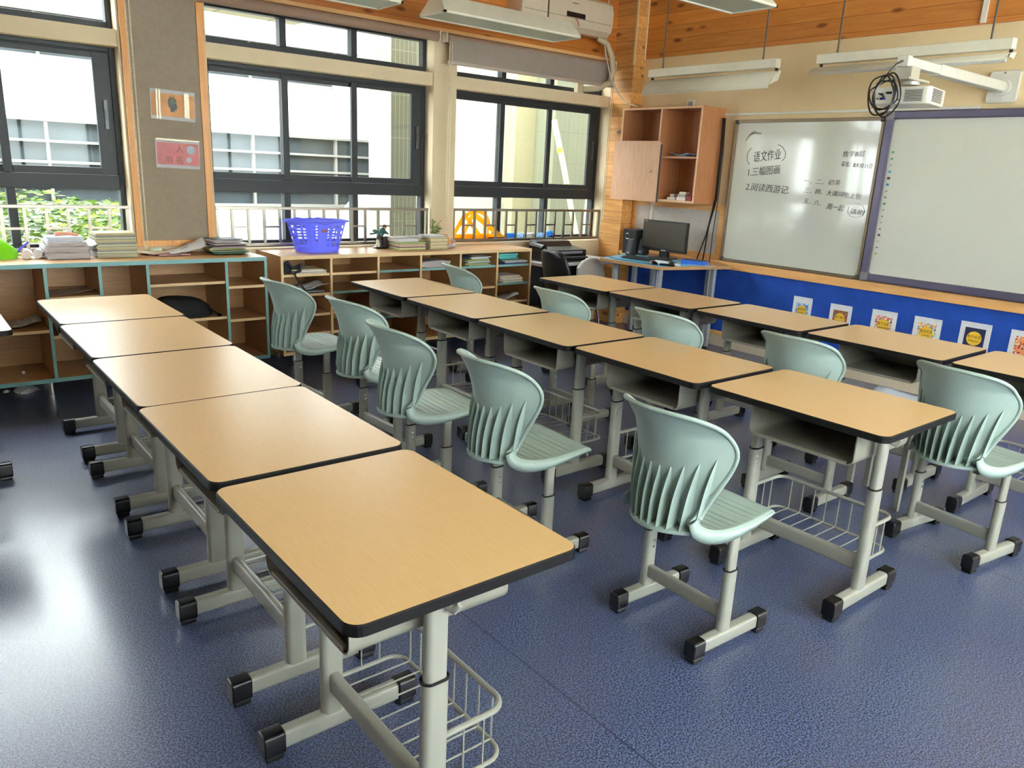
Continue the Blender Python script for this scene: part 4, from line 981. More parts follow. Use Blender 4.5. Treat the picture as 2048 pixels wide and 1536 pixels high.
def bundle(x, y, z, w, d, h, label, seed):
    random.seed(seed); t = thing('wrapped_bundle', label, 'parcel', (x, y, z), group='plastic wrapped paper bundles on the teal edged cabinet')
    obj('paper_pile', MB().box(-w/2+.015, w/2-.015, -d/2+.01, d/2-.01, .002, h-.004), paperg, t)
    rows = []
    for j in range(7):
        zz = h*j/6; rows.append([Vector(((w/2+random.uniform(-.006, .008))*(1.0 if abs(cos(b)) > .7 else 1)*max(-1, min(1, cos(b)*1.35)), (d/2+random.uniform(-.004, .006))*max(-1, min(1, sin(b)*1.35)), zz+random.uniform(0, .004))) for b in [k*2*pi/24 for k in range(24)]])
    mb = MB().grid(rows, close=True); mb.add(rows[-1], [tuple(range(24))])
    for s in range(5):
        a = Vector((w/2, random.uniform(-d/2, d/2), h*.6)); mb.add([a, a+Vector((.05, .02, .02)), a+Vector((.06, -.03, .0)), a+Vector((.02, -.03, -.015))], [(0, 1, 2, 3)])
    obj('wrap', mb, bundle_m, t, smooth=35)
bundle(.868, 5.55, ZT, .24, .20, .036, 'lowest plastic wrapped paper bundle left of the notebook stack', 1)
bundle(.863, 5.56, ZT+.038, .245, .20, .034, 'second plastic wrapped paper bundle, middle of its pile', 2)
bundle(.868, 5.56, ZT+.074, .22, .19, .026, 'topmost plastic wrapped paper bundle, under the white booklets', 3)
zt = sheaf(.862, 5.58, ZT+.102, .20, .17, 4, .007, [paper, col('booklet bluish', (200, 208, 226))], 'booklet', 'small pile on the plastic wrapped bundles', 'booklet', 'white booklets on the wrapped bundles')
tag(obj('coral_pouch', MB().tube([(-.045, 0, .013), (-.02, .004, .016), (.03, .006, .014), (.07, 0, .010), (.085, -.005, .006)], [.013, .015, .010, .010, .006], 10), col('coral plush', (226, 160, 132), .8), loc=(.862, 5.56, zt), smooth=60), 'coral pink soft pencil pouch topping the wrapped bundles', 'pouch')
random.seed(9)
sheaf(1.148, 5.57, ZT, .235, .19, 17, .0092, nbk, 'notebook', 'neat olive stack left of the pinboard', 'notebook', 'neat notebook stack on the teal edged cabinet', .005)
z = sheaf(1.42, 5.60, ZT, .22, .15, 3, .004, [paper, col('magazine pink', (214, 150, 150)), col('magazine sand', (214, 200, 170))], 'magazine', 'thin pile under the pinboard', 'magazine', 'magazines under the pinboard', .02, .3, wav=.012)
tag(obj('eraser_box', MB().box(-.035, .035, -.012, .012, 0, .014), col('mint white box', (200, 226, 214)), loc=(1.41, 5.585, z+.012), rotz=.3, bevel=.002), 'small mint and white box lying on the magazines below the pinboard', 'box')
def crumple(x, y, z, w, d, h, label, seed, m=paper, rz=0, cat='paper', name='crumpled_paper', group=None):
    random.seed(seed); rows = []
    for j in range(6):
        rows.append([Vector((-w/2+w*i/8+random.uniform(-.006, .006), -d/2+d*j/5+random.uniform(-.006, .006), max(.002, h*(i/8)**1.4*(.7+.3*sin(j+seed))+random.uniform(-.004, .006)))) for i in range(9)])
    return tag(obj(name, MB().grid(rows), m, loc=(x, y, z), rotz=rz, solid=.0015, smooth=20), label, cat, group)
crumple(1.60, 5.56, ZT+.012, .25, .17, .10, 'white paper curling up beside the folder pile', 4)
crumple(1.555, 5.62, ZT+.006, .17, .12, .055, 'greyish crumpled plastic behind the curling white paper', 7, m=bundle_m)
crumple(1.50, 5.50, ZT+.002, .20, .10, .008, 'flat reddish paper at the cabinet edge below the pinboard', 12, m=col('reddish paper', (206, 160, 158)))
fm = [col('folder green', (70, 130, 80)), col('folder dark green', (50, 96, 70)), col('folder grey', (150, 146, 140)), col('folder lime', (170, 180, 90)), col('folder white', (220, 216, 206)), col('folder mauve', (140, 116, 124)), col('folder dark', (70, 66, 66)), col('folder pale', (196, 190, 184))]
random.seed(21)
labs = ['%s %s in the messy pile at the right end of the teal edged cabinet' % (a, b) for a, b in (('bottom green', 'folder'), ('dark green', 'folder'), ('grey', 'folder'), ('lime green', 'folder'), ('white', 'booklet'), ('mauve', 'folder'), ('dark', 'folder'), ('pale', 'booklet'))]
z = sheaf(1.86, 5.53, ZT, .25, .19, 8, .009, fm, 'folder', labs, 'folder', 'folders at the right end of the teal edged cabinet', .014, wav=.006)
z = sheaf(1.85, 5.55, z+.010, .20, .16, 4, .005, [paper, col('folder mauve', (1, 1, 1)), paperg, col('folder dark', (1, 1, 1))], 'booklet', 'pile on the messy folders', 'booklet', 'booklets on the messy folder pile', .014, .15)
# inside cabinet one
crumple(.50, 5.45, .426, .34, .20, .07, 'printed sheets curling on the shelf at the left edge of the teal edged cabinet', 31, m=mat('printed newsprint', (150, 142, 136), .7, var=.5, vscale=60))
crumple(.845, 5.42, .6215, .24, .22, .03, 'grey paper pile on a shelf in the second teal edged cubby', 33, m=col('brownish paper', (150, 132, 122)))
crumple(1.125, 5.42, .388, .22, .2, .17, 'large brownish sheet leaning in the teal edged cabinet', 34, m=col('brownish paper', (150, 132, 122)))
for i_, z_ in enumerate((.388, .393)): pass
sheaf(.85, 5.38, .386, .22, .20, 5, .007, [paperg, col('book slate', (1, 1, 1)), paper], 'booklet', 'lower cubby behind the farthest left desk', 'booklet', 'booklets on a lower shelf of the teal edged cabinet', .008)
t = thing('backpack', 'slumped black bag on a shelf of the teal edged cabinet', 'bag', (1.50, 5.40, .426)); rows = []
for j in range(11):
    a = j/10*pi*.5; rows.append([Vector((.20*(cos(a)**.6)*cos(b)*(1+.05*sin(5*b)), .11*(cos(a)**.6)*sin(b), (.135*sin(a)*(1-.25*cos(b)*(1-(j/10)**2))))) for b in [k*2*pi/22 for k in range(22)]])
blackcloth = mat('black cloth', (16, 16, 20), .8, bump=.4, bscale=120)
obj('bag_body', MB().grid(rows, close=True), blackcloth, t, smooth=60)
obj('strap', MB().tube([(.16, -.05, .05), (.20, -.09, .02), (.235, -.105, .008), (.20, -.11, .008), (.225, -.115, .008)], .006, 6), blackcloth, t, smooth=60)
tag(obj('white_ball', MB().lathe([(.001, 0), (.009, .004), (.011, .011), (.009, .018), (.001, .022)]), paper, loc=(.55, 5.45, .126), smooth=60), 'tiny white ball on the bottom board of the teal edged cabinet', 'ball')
# litter under the cabinet
for (u, v, s, lab) in ((52, 779, .07, 'crumpled white tissue on the floor under the teal edged cabinet'), (13, 781, .022, 'tiny scrap of white paper on the floor under the cabinet')):
    p = at(u, v+3, 2, 0); random.seed(u)
    rows = []
    for j in range(6):
        a = j/5*pi*.5; rows.append([Vector((s*cos(a)*cos(b)*random.uniform(.8, 1.1), s*cos(a)*sin(b)*random.uniform(.8, 1.1), s*.6*sin(a)*random.uniform(.8, 1.1))) for b in [k*2*pi/12 for k in range(12)]])
    tag(obj('crumpled_tissue', MB().grid(rows, close=True), paper, loc=(p.x, p.y, 0)), lab, 'tissue')

# cabinet two, top: laundry basket
bx, by = 2.530, 5.50
t = thing('laundry_basket', 'bright blue violet plastic basket with slots on the beech cabinet', 'basket', (bx, by, ZT))
bp_ = translucent('blue violet plastic', (158, 166, 255), .3, .6)
def oval(w, d, z, n=64, e=2.6):
    out = []
    for i in range(n):
        a = 2*pi*i/n; c, s_ = cos(a), sin(a); out.append(Vector((math.copysign(abs(c)**(2/e), c)*w/2, math.copysign(abs(s_)**(2/e), s_)*d/2, z)))
    return out
n = 72; HB = .222
def ring(k): f = k/16; return oval(.285+.115*f, .205+.085*f, HB*f, n)
rings = [ring(k) for k in range(17)]; mb = MB(); vs = [p for r in rings for p in r]; fs = []
for k in range(16):
    for i in range(n):
        a = 2*pi*(i+.5)/n
        solid = k in (0, 1, 15, 14) or (k % 2 == 1 and not (k in (4, 8, 11))) and False
        front = abs(((a-1.5*pi+pi) % (2*pi))-pi) < .13-.006*abs(8-k) or abs(((a-.5*pi+pi) % (2*pi))-pi) < .08
        hole = (k in (3, 4, 6, 7, 9, 10, 12, 13)) and (i % 4 != 0) and not front
        if not hole: fs.append((k*n+i, k*n+(i+1) % n, (k+1)*n+(i+1) % n, (k+1)*n+i))
mb.add(vs, fs); mb.add(rings[0], [tuple(range(n))[::-1]])
obj('basket_body', mb, bp_, t, solid=.003)
rim = MB().tube(oval(.412, .302, HB, 48), .007, 8, closed=True); 
for s in (1, -1): rim.tube([(s*.20, -.03, HB+.002), (s*.228, -.02, HB-.006), (s*.228, .02, HB-.006), (s*.20, .03, HB+.002)], .007, 8)
obj('rim', rim, bp_, t, smooth=50)
for s in (1, -1):
    obj('handle', MB().tube([(-.10, s*.145, HB), (-.07, s*.15, HB+.004), (0, s*.155, HB-.012), (.07, s*.15, HB+.004), (.10, s*.145, HB)], .009, 8), bp_, t, smooth=50)
obj('sticker', MB().box(-.022, .018, -.145, -.1405, .148, .168), mat('brown sticker', (150, 96, 110), .5), t)
t.scale = (1.1, 1.0, 1.03)
# statuette: figure bending over books on a dark stand
p = Vector((3.13, 5.60, ZT)); t = thing('statuette', 'small dark statuette of a bending figure with stacked books on a round base', 'statuette', tuple(p))
obj('stand', MB().lathe([(.001, 0), (.062, 0), (.066, .006), (.060, .011), (.001, .012)], n=28), blackp, t, smooth=40)
bkst = MB()
for k in range(5): bkst.box(.005+.002*(k % 2), .075, -.035, .03, .012+k*.016, .026+k*.016)
obj('stacked_books', bkst, mat('dark brown books', (48, 34, 30), .5), t, bevel=.003)
tr_ = mat('statuette trousers', (58, 46, 36), .6); sh_ = mat('statuette teal coat', (48, 92, 90), .6); sk_ = mat('statuette skin', (206, 150, 116), .6)
obj('legs', MB().tube([(-.035, -.01, .012), (-.036, -.008, .04), (-.022, 0, .075), (0, 0, .105)], [.014, .013, .018, .022], 10).tube([(-.02, .015, .012), (-.022, .012, .05), (-.008, .008, .10)], [.012, .013, .02], 10), tr_, t, smooth=60)
obj('torso', MB().tube([(-.004, 0, .10), (.006, 0, .125), (.022, 0, .148), (.03, 0, .158)], [.022, .026, .022, .012], 12).tube([(.015, -.02, .145), (.035, -.03, .125), (.055, -.02, .115)], [.010, .009, .007], 8).tube([(.015, .02, .145), (.04, .03, .125), (.058, .015, .112)], [.010, .009, .007], 8), sh_, t, smooth=60)
obj('head', MB().lathe([(.001, 0), (.010, .003), (.015, .012), (.014, .022), (.008, .030), (.001, .032)], (.038, 0, .150), 14), sk_, t, smooth=60)
obj('hair', MB().lathe([(.0165, 0), (.0170, .010), (.012, .018), (.001, .021)], (.035, 0, .166), 14), mat('statuette hair', (90, 50, 40), .7), t, smooth=60)
obj('hand', MB().lathe([(.001, 0), (.006, .004), (.006, .010), (.001, .014)], (.060, -.018, .106), 8), sk_, t, smooth=60)
obj('wing', MB().add([(-.01, .0, .13), (-.05, .01, .15), (-.07, .012, .14), (-.06, .01, .125), (-.03, .0, .118)], [(0, 1, 2, 3, 4)]).tube([(-.03, 0, .12), (-.09, .01, .112)], .003, 6), sh_, t, solid=.008)
obj('cat', MB().lathe([(.001, 0), (.016, .002), (.018, .02), (.012, .036), (.013, .046), (.008, .058), (.001, .06)], (-.045, -.035, .012), 12), mat('cream porcelain', (220, 206, 186), .4), t, smooth=60)
random.seed(31)
lb = ['olive workbook', 'green workbook', 'cream workbook', 'pink edged workbook', 'brown workbook', 'grey workbook']
z = sheaf(3.315, 5.50, ZT, .25, .19, 7, .0095, [col('book lime', (160, 176, 90)), col('book cream', (1, 1, 1)), col('book dark', (88, 78, 70)), col('book pinkish', (214, 170, 160)), nbk[1], nbk[2]], 'workbook', 'pile just right of the statuette', 'workbook', 'workbooks right of the statuette', .008)
z1_ = sheaf(3.435, 5.48, ZT, .17, .19, 11, .0088, [nbk[0], nbk[1], nbk[3]], 'notebook', 'thin notebook in the pile between the statuette and the pink flowerpot', 'notebook', 'notebooks left of the pink flowerpot', .006) if False else z
random.seed(33)
z2 = sheaf(3.56, 5.49, ZT, .17, .19, 11, .0088, [nbk[0], nbk[1], nbk[3]], 'notebook', 'pile in front of the pink flowerpot', 'notebook', 'notebooks in front of the pink flowerpot', .005)
bx_ = tag(obj('paper_ream', MB().box(-.10, .10, -.085, .085, 0, .028), paper, loc=(3.28, 5.51, z), rotz=.08, bevel=.004), 'white wrapped paper ream lying on the workbook pile beside the statuette', 'paper')
crumple(3.31, 5.51, z+.029, .30, .17, .008, 'loose translucent sheet covering the white paper ream', 44, m=bundle_m)
sheaf(3.55, 5.49, z2, .15, .16, 2, .006, [paper, paperg], 'booklet', 'pair on the notebooks before the flowerpot', 'booklet', 'white booklets before the flowerpot', .01, .2)
crumple(3.70, 5.47, ZT+.001, .13, .10, .030, 'clear crumpled wrapper right of the notebook pile', 46, m=bundle_m)
# potted plant
pp_ = Vector((3.665, 5.64, ZT)); t = thing('potted_plant', 'small leafy green plant in a pink pot on the beech cabinet', 'plant', tuple(pp_))
obj('pot', MB().lathe([(.001, 0), (.040, 0), (.050, .072), (.047, .072), (.046, .062), (.001, .060)], n=28), mat('pink pot', (218, 142, 134), .5), t, smooth=40)
obj('soil', MB().lathe([(.001, .0), (.0455, .0)], (0, 0, .0615), 20), mat('soil', (60, 44, 34), .9), t)
random.seed(8); st_ = MB(); lf = MB()
for k in range(9):
    a = random.uniform(0, 6.28); h = random.uniform(.07, .15); tip = Vector((.045*cos(a), .045*sin(a), .062+h)); st_.tube([(.01*cos(a), .01*sin(a), .06), (tip.x*.5, tip.y*.5, .06+h*.6), tip], .0022, 5)
    for q in range(12):
        f = .25+.75*q/11; c = Vector((tip.x*f, tip.y*f, .06+h*f)); b = random.uniform(0, 6.28); L_ = random.uniform(.03, .05); d = Vector((cos(b), sin(b), random.uniform(-.3, .5))).normalized(); sd = d.cross(Vector((0, 0, 1))).normalized()*L_*.3
        lf.add([c, c+d*L_*.5+sd, c+d*L_, c+d*L_*.5-sd], [(0, 1, 2, 3)], q % 2)
obj('stem', st_, mat('stem green', (130, 160, 60), .6), t, smooth=50); obj('leaves', lf, [translucent('plant leaf', (70, 112, 56), .4), translucent('plant leaf pale', (150, 176, 110), .4)], t)
# photo frames
t = thing('photo_holder', 'small amber acrylic card holder right of the pink flowerpot', 'photo frame', (3.745, 5.585, ZT)); am = translucent('amber acrylic', (236, 160, 50), .2, .5, .2)
obj('back_plate', MB().box(-.035, .04, -.003, .003, 0, .075), am, t, bevel=.002); obj('foot_plate', MB().box(-.035, .045, -.02, .02, -.0, .004), am, t); obj('hook', MB().tube([(-.02, -.005, .072), (-.02, -.005, .10), (.015, -.005, .10), (.015, -.005, .072)], .004, 6), am, t, smooth=40); obj('charm', MB().lathe([(.001, 0), (.010, .01), (.006, .022), (.001, .034)], (.0, -.012, .022), 12), mat('pearl charm', (214, 206, 190), .3), t, smooth=40)
t = thing('acrylic_charm', 'round clear acrylic charm stand beside the amber card holder', 'ornament', (3.835, 5.60, ZT)); ca = translucent('clear acrylic', (226, 206, 190), .15, .4, .4)
obj('disc', MB().cyl((0, -.002, .034), .030, .004, 20, 1), ca, t, smooth=40); obj('print', MB().cyl((0, -.004, .034), .010, .0015, 14, 1), col('rose print', (190, 110, 110)), t); obj('foot_plate', MB().box(-.02, .02, -.012, .012, 0, .004), ca, t)
tag(obj('small_jar', MB().lathe([(.001, 0), (.010, 0), (.013, .02), (.010, .03), (.001, .032)]), paper, loc=(3.80, 5.53, ZT), smooth=40), 'tiny white ornament at the foot of the amber card holder', 'ornament')

# inside cabinet two
def cub(c): b = [2.154, 2.530, 2.922, 3.305, 3.690, 4.075, 4.446]; return (b[c]+b[c+1])/2
random.seed(51)
sheaf(cub(0)+.04, 5.40, .6905, .24, .2, 4, .006, [paper, nbk[3]], 'booklet', 'top left cubby of the beech cabinet', 'booklet', 'booklets in the top left cubby', .02)
t = thing('tangled_cord', 'tangled dark blue cord in the top left cubby of the beech cabinet', 'cord', (cub(0)-.10, 5.34, .6905))
obj('cable', MB().tube([(-.05, .03, .01), (-.05, 0, .06), (-.02, -.02, .085), (.02, -.01, .04), (.05, -.02, .05), (.075, -.03, .07), (.06, -.045, .02), (.03, -.05, .006)], .011, 8).tube([(.02, -.06, .01), (.0, -.09, .002), (.03, -.095, -.06), (.07, -.098, -.11)], .006, 6), mat('navy cord', (24, 28, 52), .6), t, smooth=50)
obj('pouch', MB().lathe([(.001, 0), (.045, .005), (.05, .03), (.03, .06), (.001, .07)], (-.02, .04, 0), 14), blackcloth, t, smooth=50)
crumple(cub(0)+.02, 5.37, .566, .25, .2, .04, 'white papers heaped in the second cubby of the left column', 52, m=paperg)
crumple(cub(0)+.06, 5.36, .585, .22, .18, .035, 'curling white sheet on the paper heap in the left column', 53, m=paper)
sheaf(cub(0), 5.38, .5455, .28, .2, 2, .008, [blackm, col('book slate', (1, 1, 1))], 'folder', 'pair under the paper heap, left beech column', 'folder', 'black folders in the left column', .01)
t = thing('wrapped_bundle', 'clear wrapped paper bag lying in the top cubby of the fourth column', 'parcel', (cub(3), 5.40, .6905)); mb = MB(); rows = []
for j in range(6): rows.append([Vector((.14*max(-1, min(1, cos(b)*1.2))*(1+.05*sin(5*b+j)), .10*max(-1, min(1, sin(b)*1.2)), .055*j/5*(1-.3*cos(b)**2))) for b in [k*2*pi/20 for k in range(20)]])
mb.grid(rows, close=True); mb.add(rows[-1], [tuple(range(20))]); obj('wrap', mb, bundle_m, t, smooth=40)
obj('roll_end', MB().cyl((-.16, -.09, .02), .018, .02, 14, 1), paper, t)
sheaf(cub(4)+.02, 5.39, .6905, .24, .2, 6, .008, [nbk[2], col('book lime', (1, 1, 1)), nbk[4], paper], 'notebook', 'top cubby of the fifth beech column', 'notebook', 'notebooks in the fifth column', .02)
sheaf(cub(4)-.08, 5.42, .742, .12, .15, 2, .01, [mat('navy cover', (30, 36, 60), .5)], 'notebook', 'navy pair in the fifth top cubby', 'notebook', 'navy notebooks in the fifth column', .01, .2)
sheaf(cub(4)+.06, 5.40, .742, .17, .16, 3, .006, [paper], 'booklet', 'white pile in the fifth top cubby', 'booklet', 'white booklets in the fifth column', .02)
sheaf(cub(5)+.03, 5.39, .6905, .25, .2, 4, .009, [mat('indigo cover', (70, 74, 140), .5), nbk[4], paperg, nbk[2]], 'folder', 'lower pile of the top right cubby', 'folder', 'folders in the top right cubby', .02)
sheaf(cub(5)-.02, 5.41, .730, .22, .17, 4, .012, [mat('teal cover', (70, 170, 170), .5), mat('aqua cover', (120, 206, 200), .5)], 'folder', 'teal pile of the top right cubby', 'folder', 'teal folders in the top right cubby', .014)
sheaf(cub(5), 5.39, .5305, .24, .2, 7, .008, [paper, nbk[3], nbk[1]], 'booklet', 'second cubby of the rightmost beech column', 'booklet', 'booklets in the rightmost column', .016)
crumple(cub(5), 5.38, .374, .2, .18, .06, 'loose white papers in the third cubby of the rightmost column', 57)
crumple(cub(4), 5.38, .334, .12, .12, .10, 'crumpled violet wrapper in the fifth column below its shelf', 58, m=col('dusky violet', (120, 100, 140)))

# window sill: orange set squares and blue tube
sq = translucent('orange acrylic', (255, 204, 60), .2, .5, .35)
def set_square(name, pts, hole, loc, ry, label, lean):
    """pts: outer triangle, hole: inner triangle (x, z)"""
    mb = MB(); n3 = len(pts)
    for y in (-.003, .003): mb.add([(x, y, z) for x, z in pts]+[(x, y, z) for x, z in hole], [(i, (i+1) % n3, n3+(i+1) % n3, n3+i) for i in range(n3)])
    k = 2*n3
    mb.add([], [])
    for i in range(n3):
        j = (i+1) % n3; mb.f += [(i, j, k+j, k+i), (n3+i, n3+j, k+n3+j, k+n3+i)]; mb.m += [0, 0]
    o = obj(name, mb, sq, loc=loc); o.rotation_euler = (radians(lean), 0, ry); return tag(o, label, 'set square', 'orange set squares on the window sill')
set_square('set_square', [(-.20, 0), (.19, 0), (.0, .24)], [(-.125, .035), (.115, .035), (.0, .18)], (4.13, 5.80, .868), .03, 'large orange set square at the left in the window corner', -12)
set_square('set_square', [(-.17, 0), (.34, 0), (-.02, .25)], [(-.115, .035), (.21, .035), (-.015, .185)], (4.25, 5.832, .868), -.02, 'orange set square with its long side towards the right', -8)
arcp = [(.13*cos(a), .0, .115+.13*sin(a)-.0) for a in [pi*k/12 for k in range(13)]]
t = tag(obj('protractor', MB().tube([(x*1.15, 0, z*1.0) for x, y, z in arcp], .004, 6, ry=.018, up=(0, 1, 0)).box(-.15, .15, -.003, .003, 0.0, .028).box(-.15, -.132, -.003, .003, 0, .13).box(.132, .15, -.003, .003, 0, .13), sq, loc=(4.20, 5.768, .866)), 'orange blackboard protractor leaning among the set squares', 'protractor')
tb = translucent('clear blue tube', (190, 216, 240), .2, .5, .45); tb2 = translucent('bright blue tube', (70, 170, 240), .2, .6)
t = thing('plastic_tube', 'clear and blue plastic tube lying on the sill right of the set squares', 'tube', (4.86, 5.80, .885))
obj('tube_body', MB().cyl((-.24, 0, 0), .021, .46, 16, 0), tb, t, smooth=40); obj('cap', MB().cyl((-.27, 0, 0), .024, .09, 16, 0), tb2, t, smooth=40)
obj('end_piece', MB().tube([(.22, 0, .0), (.29, .0, .02)], .026, 16), tb2, t, smooth=40); obj('label_band', MB().cyl((-.08, 0, 0), .0225, .15, 16, 0), paper, t, smooth=40)

# ------------------------------------------------------------------ computer corner
DZ = .76
poly = [(4.99, 4.945), (5.035, 4.262), (5.775, 4.095), (5.898, 4.31), (5.898, 5.42), (5.735, 5.42), (5.50, 5.135)]
cx_, cy_ = 5.45, 4.75
t = thing('computer_desk', 'angular computer desk with a blue covered top and grey legs', 'desk', (cx_, cy_, 0)); pl_ = [(a-cx_, b-cy_) for a, b in poly]
obj('desktop', MB().prism(pl_, 2, DZ-.028, DZ), cab, t, bevel=.002)
ins = [(a*.975, b*.975) for a, b in pl_[:2]]+[((5.62-cx_), 4.16-cy_), (5.70-cx_, 4.40-cy_), (5.60-cx_, 4.95-cy_), (5.46-cx_, 5.10-cy_)]
obj('blue_cover', MB().prism(ins, 2, DZ+.0003, DZ+.0018), mat('light blue desk film', (92, 176, 214), .3, var=.06, vscale=5), t)
for (x, y) in ((5.10, 4.84), (5.13, 4.35), (5.70, 4.22), (5.62, 5.08), (5.82, 5.02), (5.82, 4.36)):
    lg = obj('leg', MB().box(x-cx_-.02, x-cx_+.02, y-cy_-.02, y-cy_+.02, .02, DZ-.028), mat('grey desk leg', (150, 154, 158), .4), t, bevel=.004)
    obj('foot', MB().cyl((x-cx_, y-cy_, 0), .018, .02, 12), blackm, lg)
# monitor
a = at(1293, 445, 0, 5.60); mw = .50; t = thing('monitor', 'black flat computer monitor, switched off, on the computer desk', 'monitor', (5.58, 4.725, DZ+.002), rotz=radians(3)); mh = .275
t.location.z = DZ
obj('housing', MB().box(0, .035, -mw/2, mw/2, .065, .065+mh).box(.035, .06, -mw/4, mw/4, .11, .27), blackp, t, bevel=.005)
obj('screen', MB().box(-.0012, -.0002, -mw/2+.014, mw/2-.014, .065+.024, .065+mh-.014), mat('dark unlit screen', (66, 58, 48), .35, spec=.4), t)
obj('logo', MB().box(-.0016, -.0003, -.035, .02, .070, .079), mat('silver logo', (190, 190, 190), .3), t); obj('sticker', MB().box(-.0024, -.0014, mw/2-.05, mw/2-.02, .065+mh-.016, .065+mh-.009), mat('grey sticker', (150, 150, 150), .4), t)
obj('stand_neck', MB().box(.015, .045, -.05, .05, .006, .12), blackp, t, bevel=.004)
obj('stand_foot', MB().prism(rrect(-.08, .11, -.11, .11, .03), 2, .001, .011), blackp, t, bevel=.003)
t = thing('keyboard', 'black keyboard lying on the blue desk cover before the monitor', 'keyboard', (5.30, 4.66, DZ+.002), rotz=radians(8))
obj('case', MB().box(-.075, .075, -.225, .225, 0, .014), blackm, t, bevel=.004)
ks = MB()
for i in range(5):
    for j in range(18): ks.box(-.062+i*.025, -.062+i*.025+.02, -.215+j*.024, -.215+j*.024+.02, .014, .020)
obj('keys', ks, mat('keycaps', (36, 36, 40), .5), t)
t = thing('mouse', 'black computer mouse at the front edge of the computer desk', 'mouse', (5.10, 4.41, DZ+.002)); rows = []
for j in range(7):
    a_ = j/6*pi*.5; rows.append([Vector((.032*cos(a_)*cos(b), .052*cos(a_)*sin(b), .032*sin(a_))) for b in [k*2*pi/16 for k in range(16)]])
obj('mouse_body', MB().grid(rows, close=True), blackp, t, smooth=60)
obj('wheel', MB().cyl((-.012, -.002, .027), .006, .005, 10, 1), grey, t)
t = thing('subwoofer', 'black cubic subwoofer at the back left of the computer desk', 'speaker', (5.66, 5.13, DZ+.002), rotz=radians(-4))
obj('cabinet_box', MB().box(-.10, .10, -.085, .085, 0, .23), blackm, t, bevel=.004)
obj('port_ring', MB().tube([(-.102, .02+.026*cos(q), .165+.026*sin(q)) for q in [k*pi/10 for k in range(20)]], .004, 6, closed=True), chrome, t, smooth=50)
obj('port', MB().cyl((-.1025, .02, .165), .024, .003, 18, 0), blackp, t)
for (x, y, lab) in ((5.44, 4.99, 'slim dark satellite speaker standing in front of the subwoofer'), (5.62, 5.005, 'slim black satellite speaker half hidden by the monitor')):
    t = thing('desk_speaker', lab, 'speaker', (x, y, DZ+.002), group='small desk speakers')
    obj('speaker_body', MB().prism([(-.035, 0), (.04, 0), (.03, .15), (.0, .155), (-.012, .15)], 1, -.035, .035), blackm, t, bevel=.008)
    obj('speaker_cloth', MB().add([(-.0365, -.03, .012), (-.0365, .03, .012), (-.0155, .03, .142), (-.0155, -.03, .142)], [(0, 1, 2, 3)]), mat('speaker cloth', (74, 76, 80), .8), t)
    obj('badge', MB().box(-.039, -.036, -.018, .018, .018, .040), mat('silver badge', (150, 152, 154), .3, .5), t)
t = thing('power_adapter', 'white plastic adapter lying between keyboard and mouse', 'adapter', (5.21, 4.415, DZ+.002), rotz=radians(20)); obj('case', MB().box(-.03, .03, -.075, .06, 0, .026), paper, t, bevel=.006); obj('end_plug', MB().box(-.028, .028, -.13, -.076, 0, .024), blackm, t, bevel=.004)
for (x, y, w_, d_, h_, m_, lab, cat_, nm_) in ((5.14, 4.285, .13, .03, .018, blackp, 'black marker pen lying at the front corner of the computer desk', 'marker', 'marker_pen'), (5.24, 4.30, .11, .028, .018, white, 'white marker pen next to the black one on the computer desk', 'marker', 'marker_pen'), (5.22, 4.245, .05, .035, .022, paper, 'small white eraser block beside the marker pens', 'eraser', 'board_eraser')):
    tag(obj(nm_, MB().box(-d_/2, d_/2, -w_/2, w_/2, 0, h_), m_, loc=(x, y, DZ+.002), rotz=radians(25), bevel=.004), lab, cat_)
t = thing('tissue_box', 'bright blue flat box on the computer desk below the hanging cables', 'box', (5.50, 4.285, DZ+.002), rotz=radians(14)); obj('carton', MB().box(-.055, .055, -.10, .10, 0, .036), mat('bright blue carton', (40, 104, 206), .4), t, bevel=.002); obj('lid', MB().box(-.056, .056, -.101, .101, .036, .040), mat('navy lid', (40, 48, 88), .4), t)
crumple(5.50, 4.20, DZ+.001, .12, .22, .004, 'pale papers lying under the blue box on the computer desk', 60, m=paperg, rz=.2)
tag(obj('desk_cable', MB().tube([at(1215, 512, 2, DZ+.005)-Vector((5.1, 4.75, DZ)), at(1235, 518, 2, DZ+.005)-Vector((5.1, 4.75, DZ)), at(1262, 522, 2, DZ+.005)-Vector((5.1, 4.75, DZ)), at(1285, 526, 2, DZ+.005)-Vector((5.1, 4.75, DZ)), at(1298, 528, 2, DZ+.005)-Vector((5.1, 4.75, DZ))], .003, 5), mat('dark teal cable', (40, 90, 110), .5), loc=(5.1, 4.75, DZ), smooth=50), 'thin cable snaking over the blue desk cover to the mouse', 'cable')

# printer table, round grey panel, black swivel chair
t = thing('printer_table', 'low black table with a light grey top left of the wooden column', 'table', (5.05, 5.42, 0))
obj('tabletop', MB().box(-.50, .50, -.22, .24, .66, .69), mat('light grey tabletop', (206, 206, 208), .4), t, bevel=.004)
obj('side_board', MB().box(-.47, .47, .15, .17, .2, .66), blackm, t)
for x in (-.47, .45):
    for y in (-.2, .2): obj('leg', MB().box(x, x+.03, y-.02, y+.02, 0, .66), blackm, t)
obj('low_shelf', MB().box(-.44, .45, -.2, .2, .22, .24), mat('dark wood shelf', (90, 56, 36), .5), t)
t = thing('printer', 'black printer with its lid raised on the table under the window', 'printer', (4.90, 5.46, .692))
obj('printer_body', MB().prism([(-.17, 0), (.15, 0), (.15, .10), (.05, .13), (-.17, .10)], 0, -.26, .26), blackp, t, bevel=.012)
obj('paper_tray', MB().box(-.22, .22, -.235, -.165, .03, .045), blackm, t, bevel=.003)
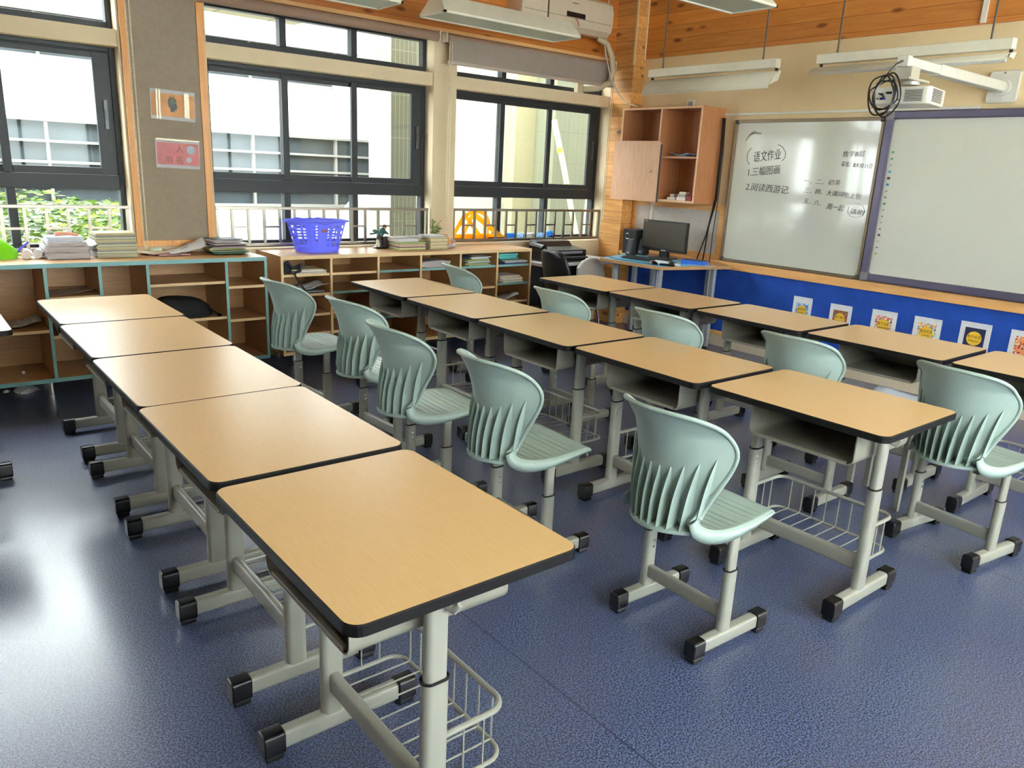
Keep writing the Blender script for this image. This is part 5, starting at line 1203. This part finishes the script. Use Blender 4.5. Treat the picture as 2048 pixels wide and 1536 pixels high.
obj('lid', MB().prism([(-.02, .12), (.12, .11), (.13, .175), (.03, .165)], 0, -.20, .22), blackp, t, bevel=.01)
obj('scanner_bar', MB().tube([(-.24, -.13, .115), (-.24, .05, .13)], .035, 12), blackp, t, smooth=50)
obj('panel_strip', MB().box(-.1, .2, -.176, -.17, .07, .09), mat('grey panel strip', (120, 120, 130), .4), t)
t = thing('round_panel', 'grey rounded end panel standing between the black chair and wooden column', 'panel', (5.045, 5.10, 0), rotz=radians(6))
pr = [(-.20, .30), (.17, .30), (.20, .42), (.195, .56), (.16, .66), (.08, .722), (-.02, .735), (-.12, .71), (-.19, .65)]
obj('panel', MB().prism(pr, 1, -.012, .012), mat('warm grey plastic', (166, 158, 148), .5), t, bevel=.004)
obj('rim', MB().tube([(a, 0, b) for a, b in pr[1:]], .013, 8), mat('light grey rim', (196, 192, 184), .4), t, smooth=50)
obj('post', MB().box(-.02, .02, -.015, .015, 0, .30).box(-.16, .16, -.10, .10, 0, .02), blackm, t)
sm = mat('black chair shell', (16, 16, 18), .35)
t = thing('swivel_chair', 'black plastic chair at the printer table beyond the rows', 'chair', (4.60, 4.86, 0), rotz=radians(-8))
rows = []
for z, x, w_ in ((.44, -.17, .19), (.50, -.19, .20), (.60, -.21, .21), (.70, -.235, .205), (.78, -.26, .19), (.83, -.275, .16), (.845, -.28, .10)):
    rows.append([Vector((x+.05*(abs(u)**2), u*w_, z)) for u in [-1+2*k/12 for k in range(13)]])
obj('backrest', MB().grid(rows), sm, t, smooth=50, solid=.018)
obj('seat', MB().prism(rrect(-.20, .22, -.21, .21, .06), 2, .42, .455), sm, t, bevel=.012)
for s1 in (-1, 1):
    for s2 in (-1, 1): obj('leg', MB().tube([(s1*.15, s2*.16, .42), (s1*.21, s2*.20, 0)], .011, 8), chrome, t, smooth=50)

# things stored in the desks of the row nearest the whiteboard
random.seed(71)
sheaf(3.645, 1.52, .435, .20, .26, 7, .010, [nbk[3], col('book cover brown', (150, 120, 90)), nbk[1], paper], 'booklet', 'booklet in the heap behind the middle row, left of the right edge chair', 'booklet', 'booklets heaped left of the right edge chair', .012, .1) if False else None
sx_, sy_ = 3.685, 1.58
t = thing('storage_stool', 'low grey stool carrying a heap of books in the aisle behind the middle row', 'stool', (sx_, sy_, 0))
obj('seat_board', MB().box(-.11, .11, -.15, .15, .40, .42), grey, t, bevel=.004)
for a in (-.09, .09):
    for b in (-.12, .12): obj('leg', MB().box(a-.012, a+.012, b-.012, b+.012, 0, .40), grey, t)
bpy.data.objects.remove(t.children[0]) if False else None
z = sheaf(sx_, sy_, .4205, .20, .26, 8, .011, [nbk[3], nbk[1], col('book cover brown', (150, 120, 90)), paper], 'booklet', 'heap left of the right edge chair', 'booklet', 'booklets heaped left of the right edge chair', .012, .1)
crumple(sx_, sy_, z, .2, .26, .03, 'bluish white sheet lying on the booklet heap beside the right edge chair', 72, m=mat('bluish paper', (214, 222, 244), .6), rz=.1)
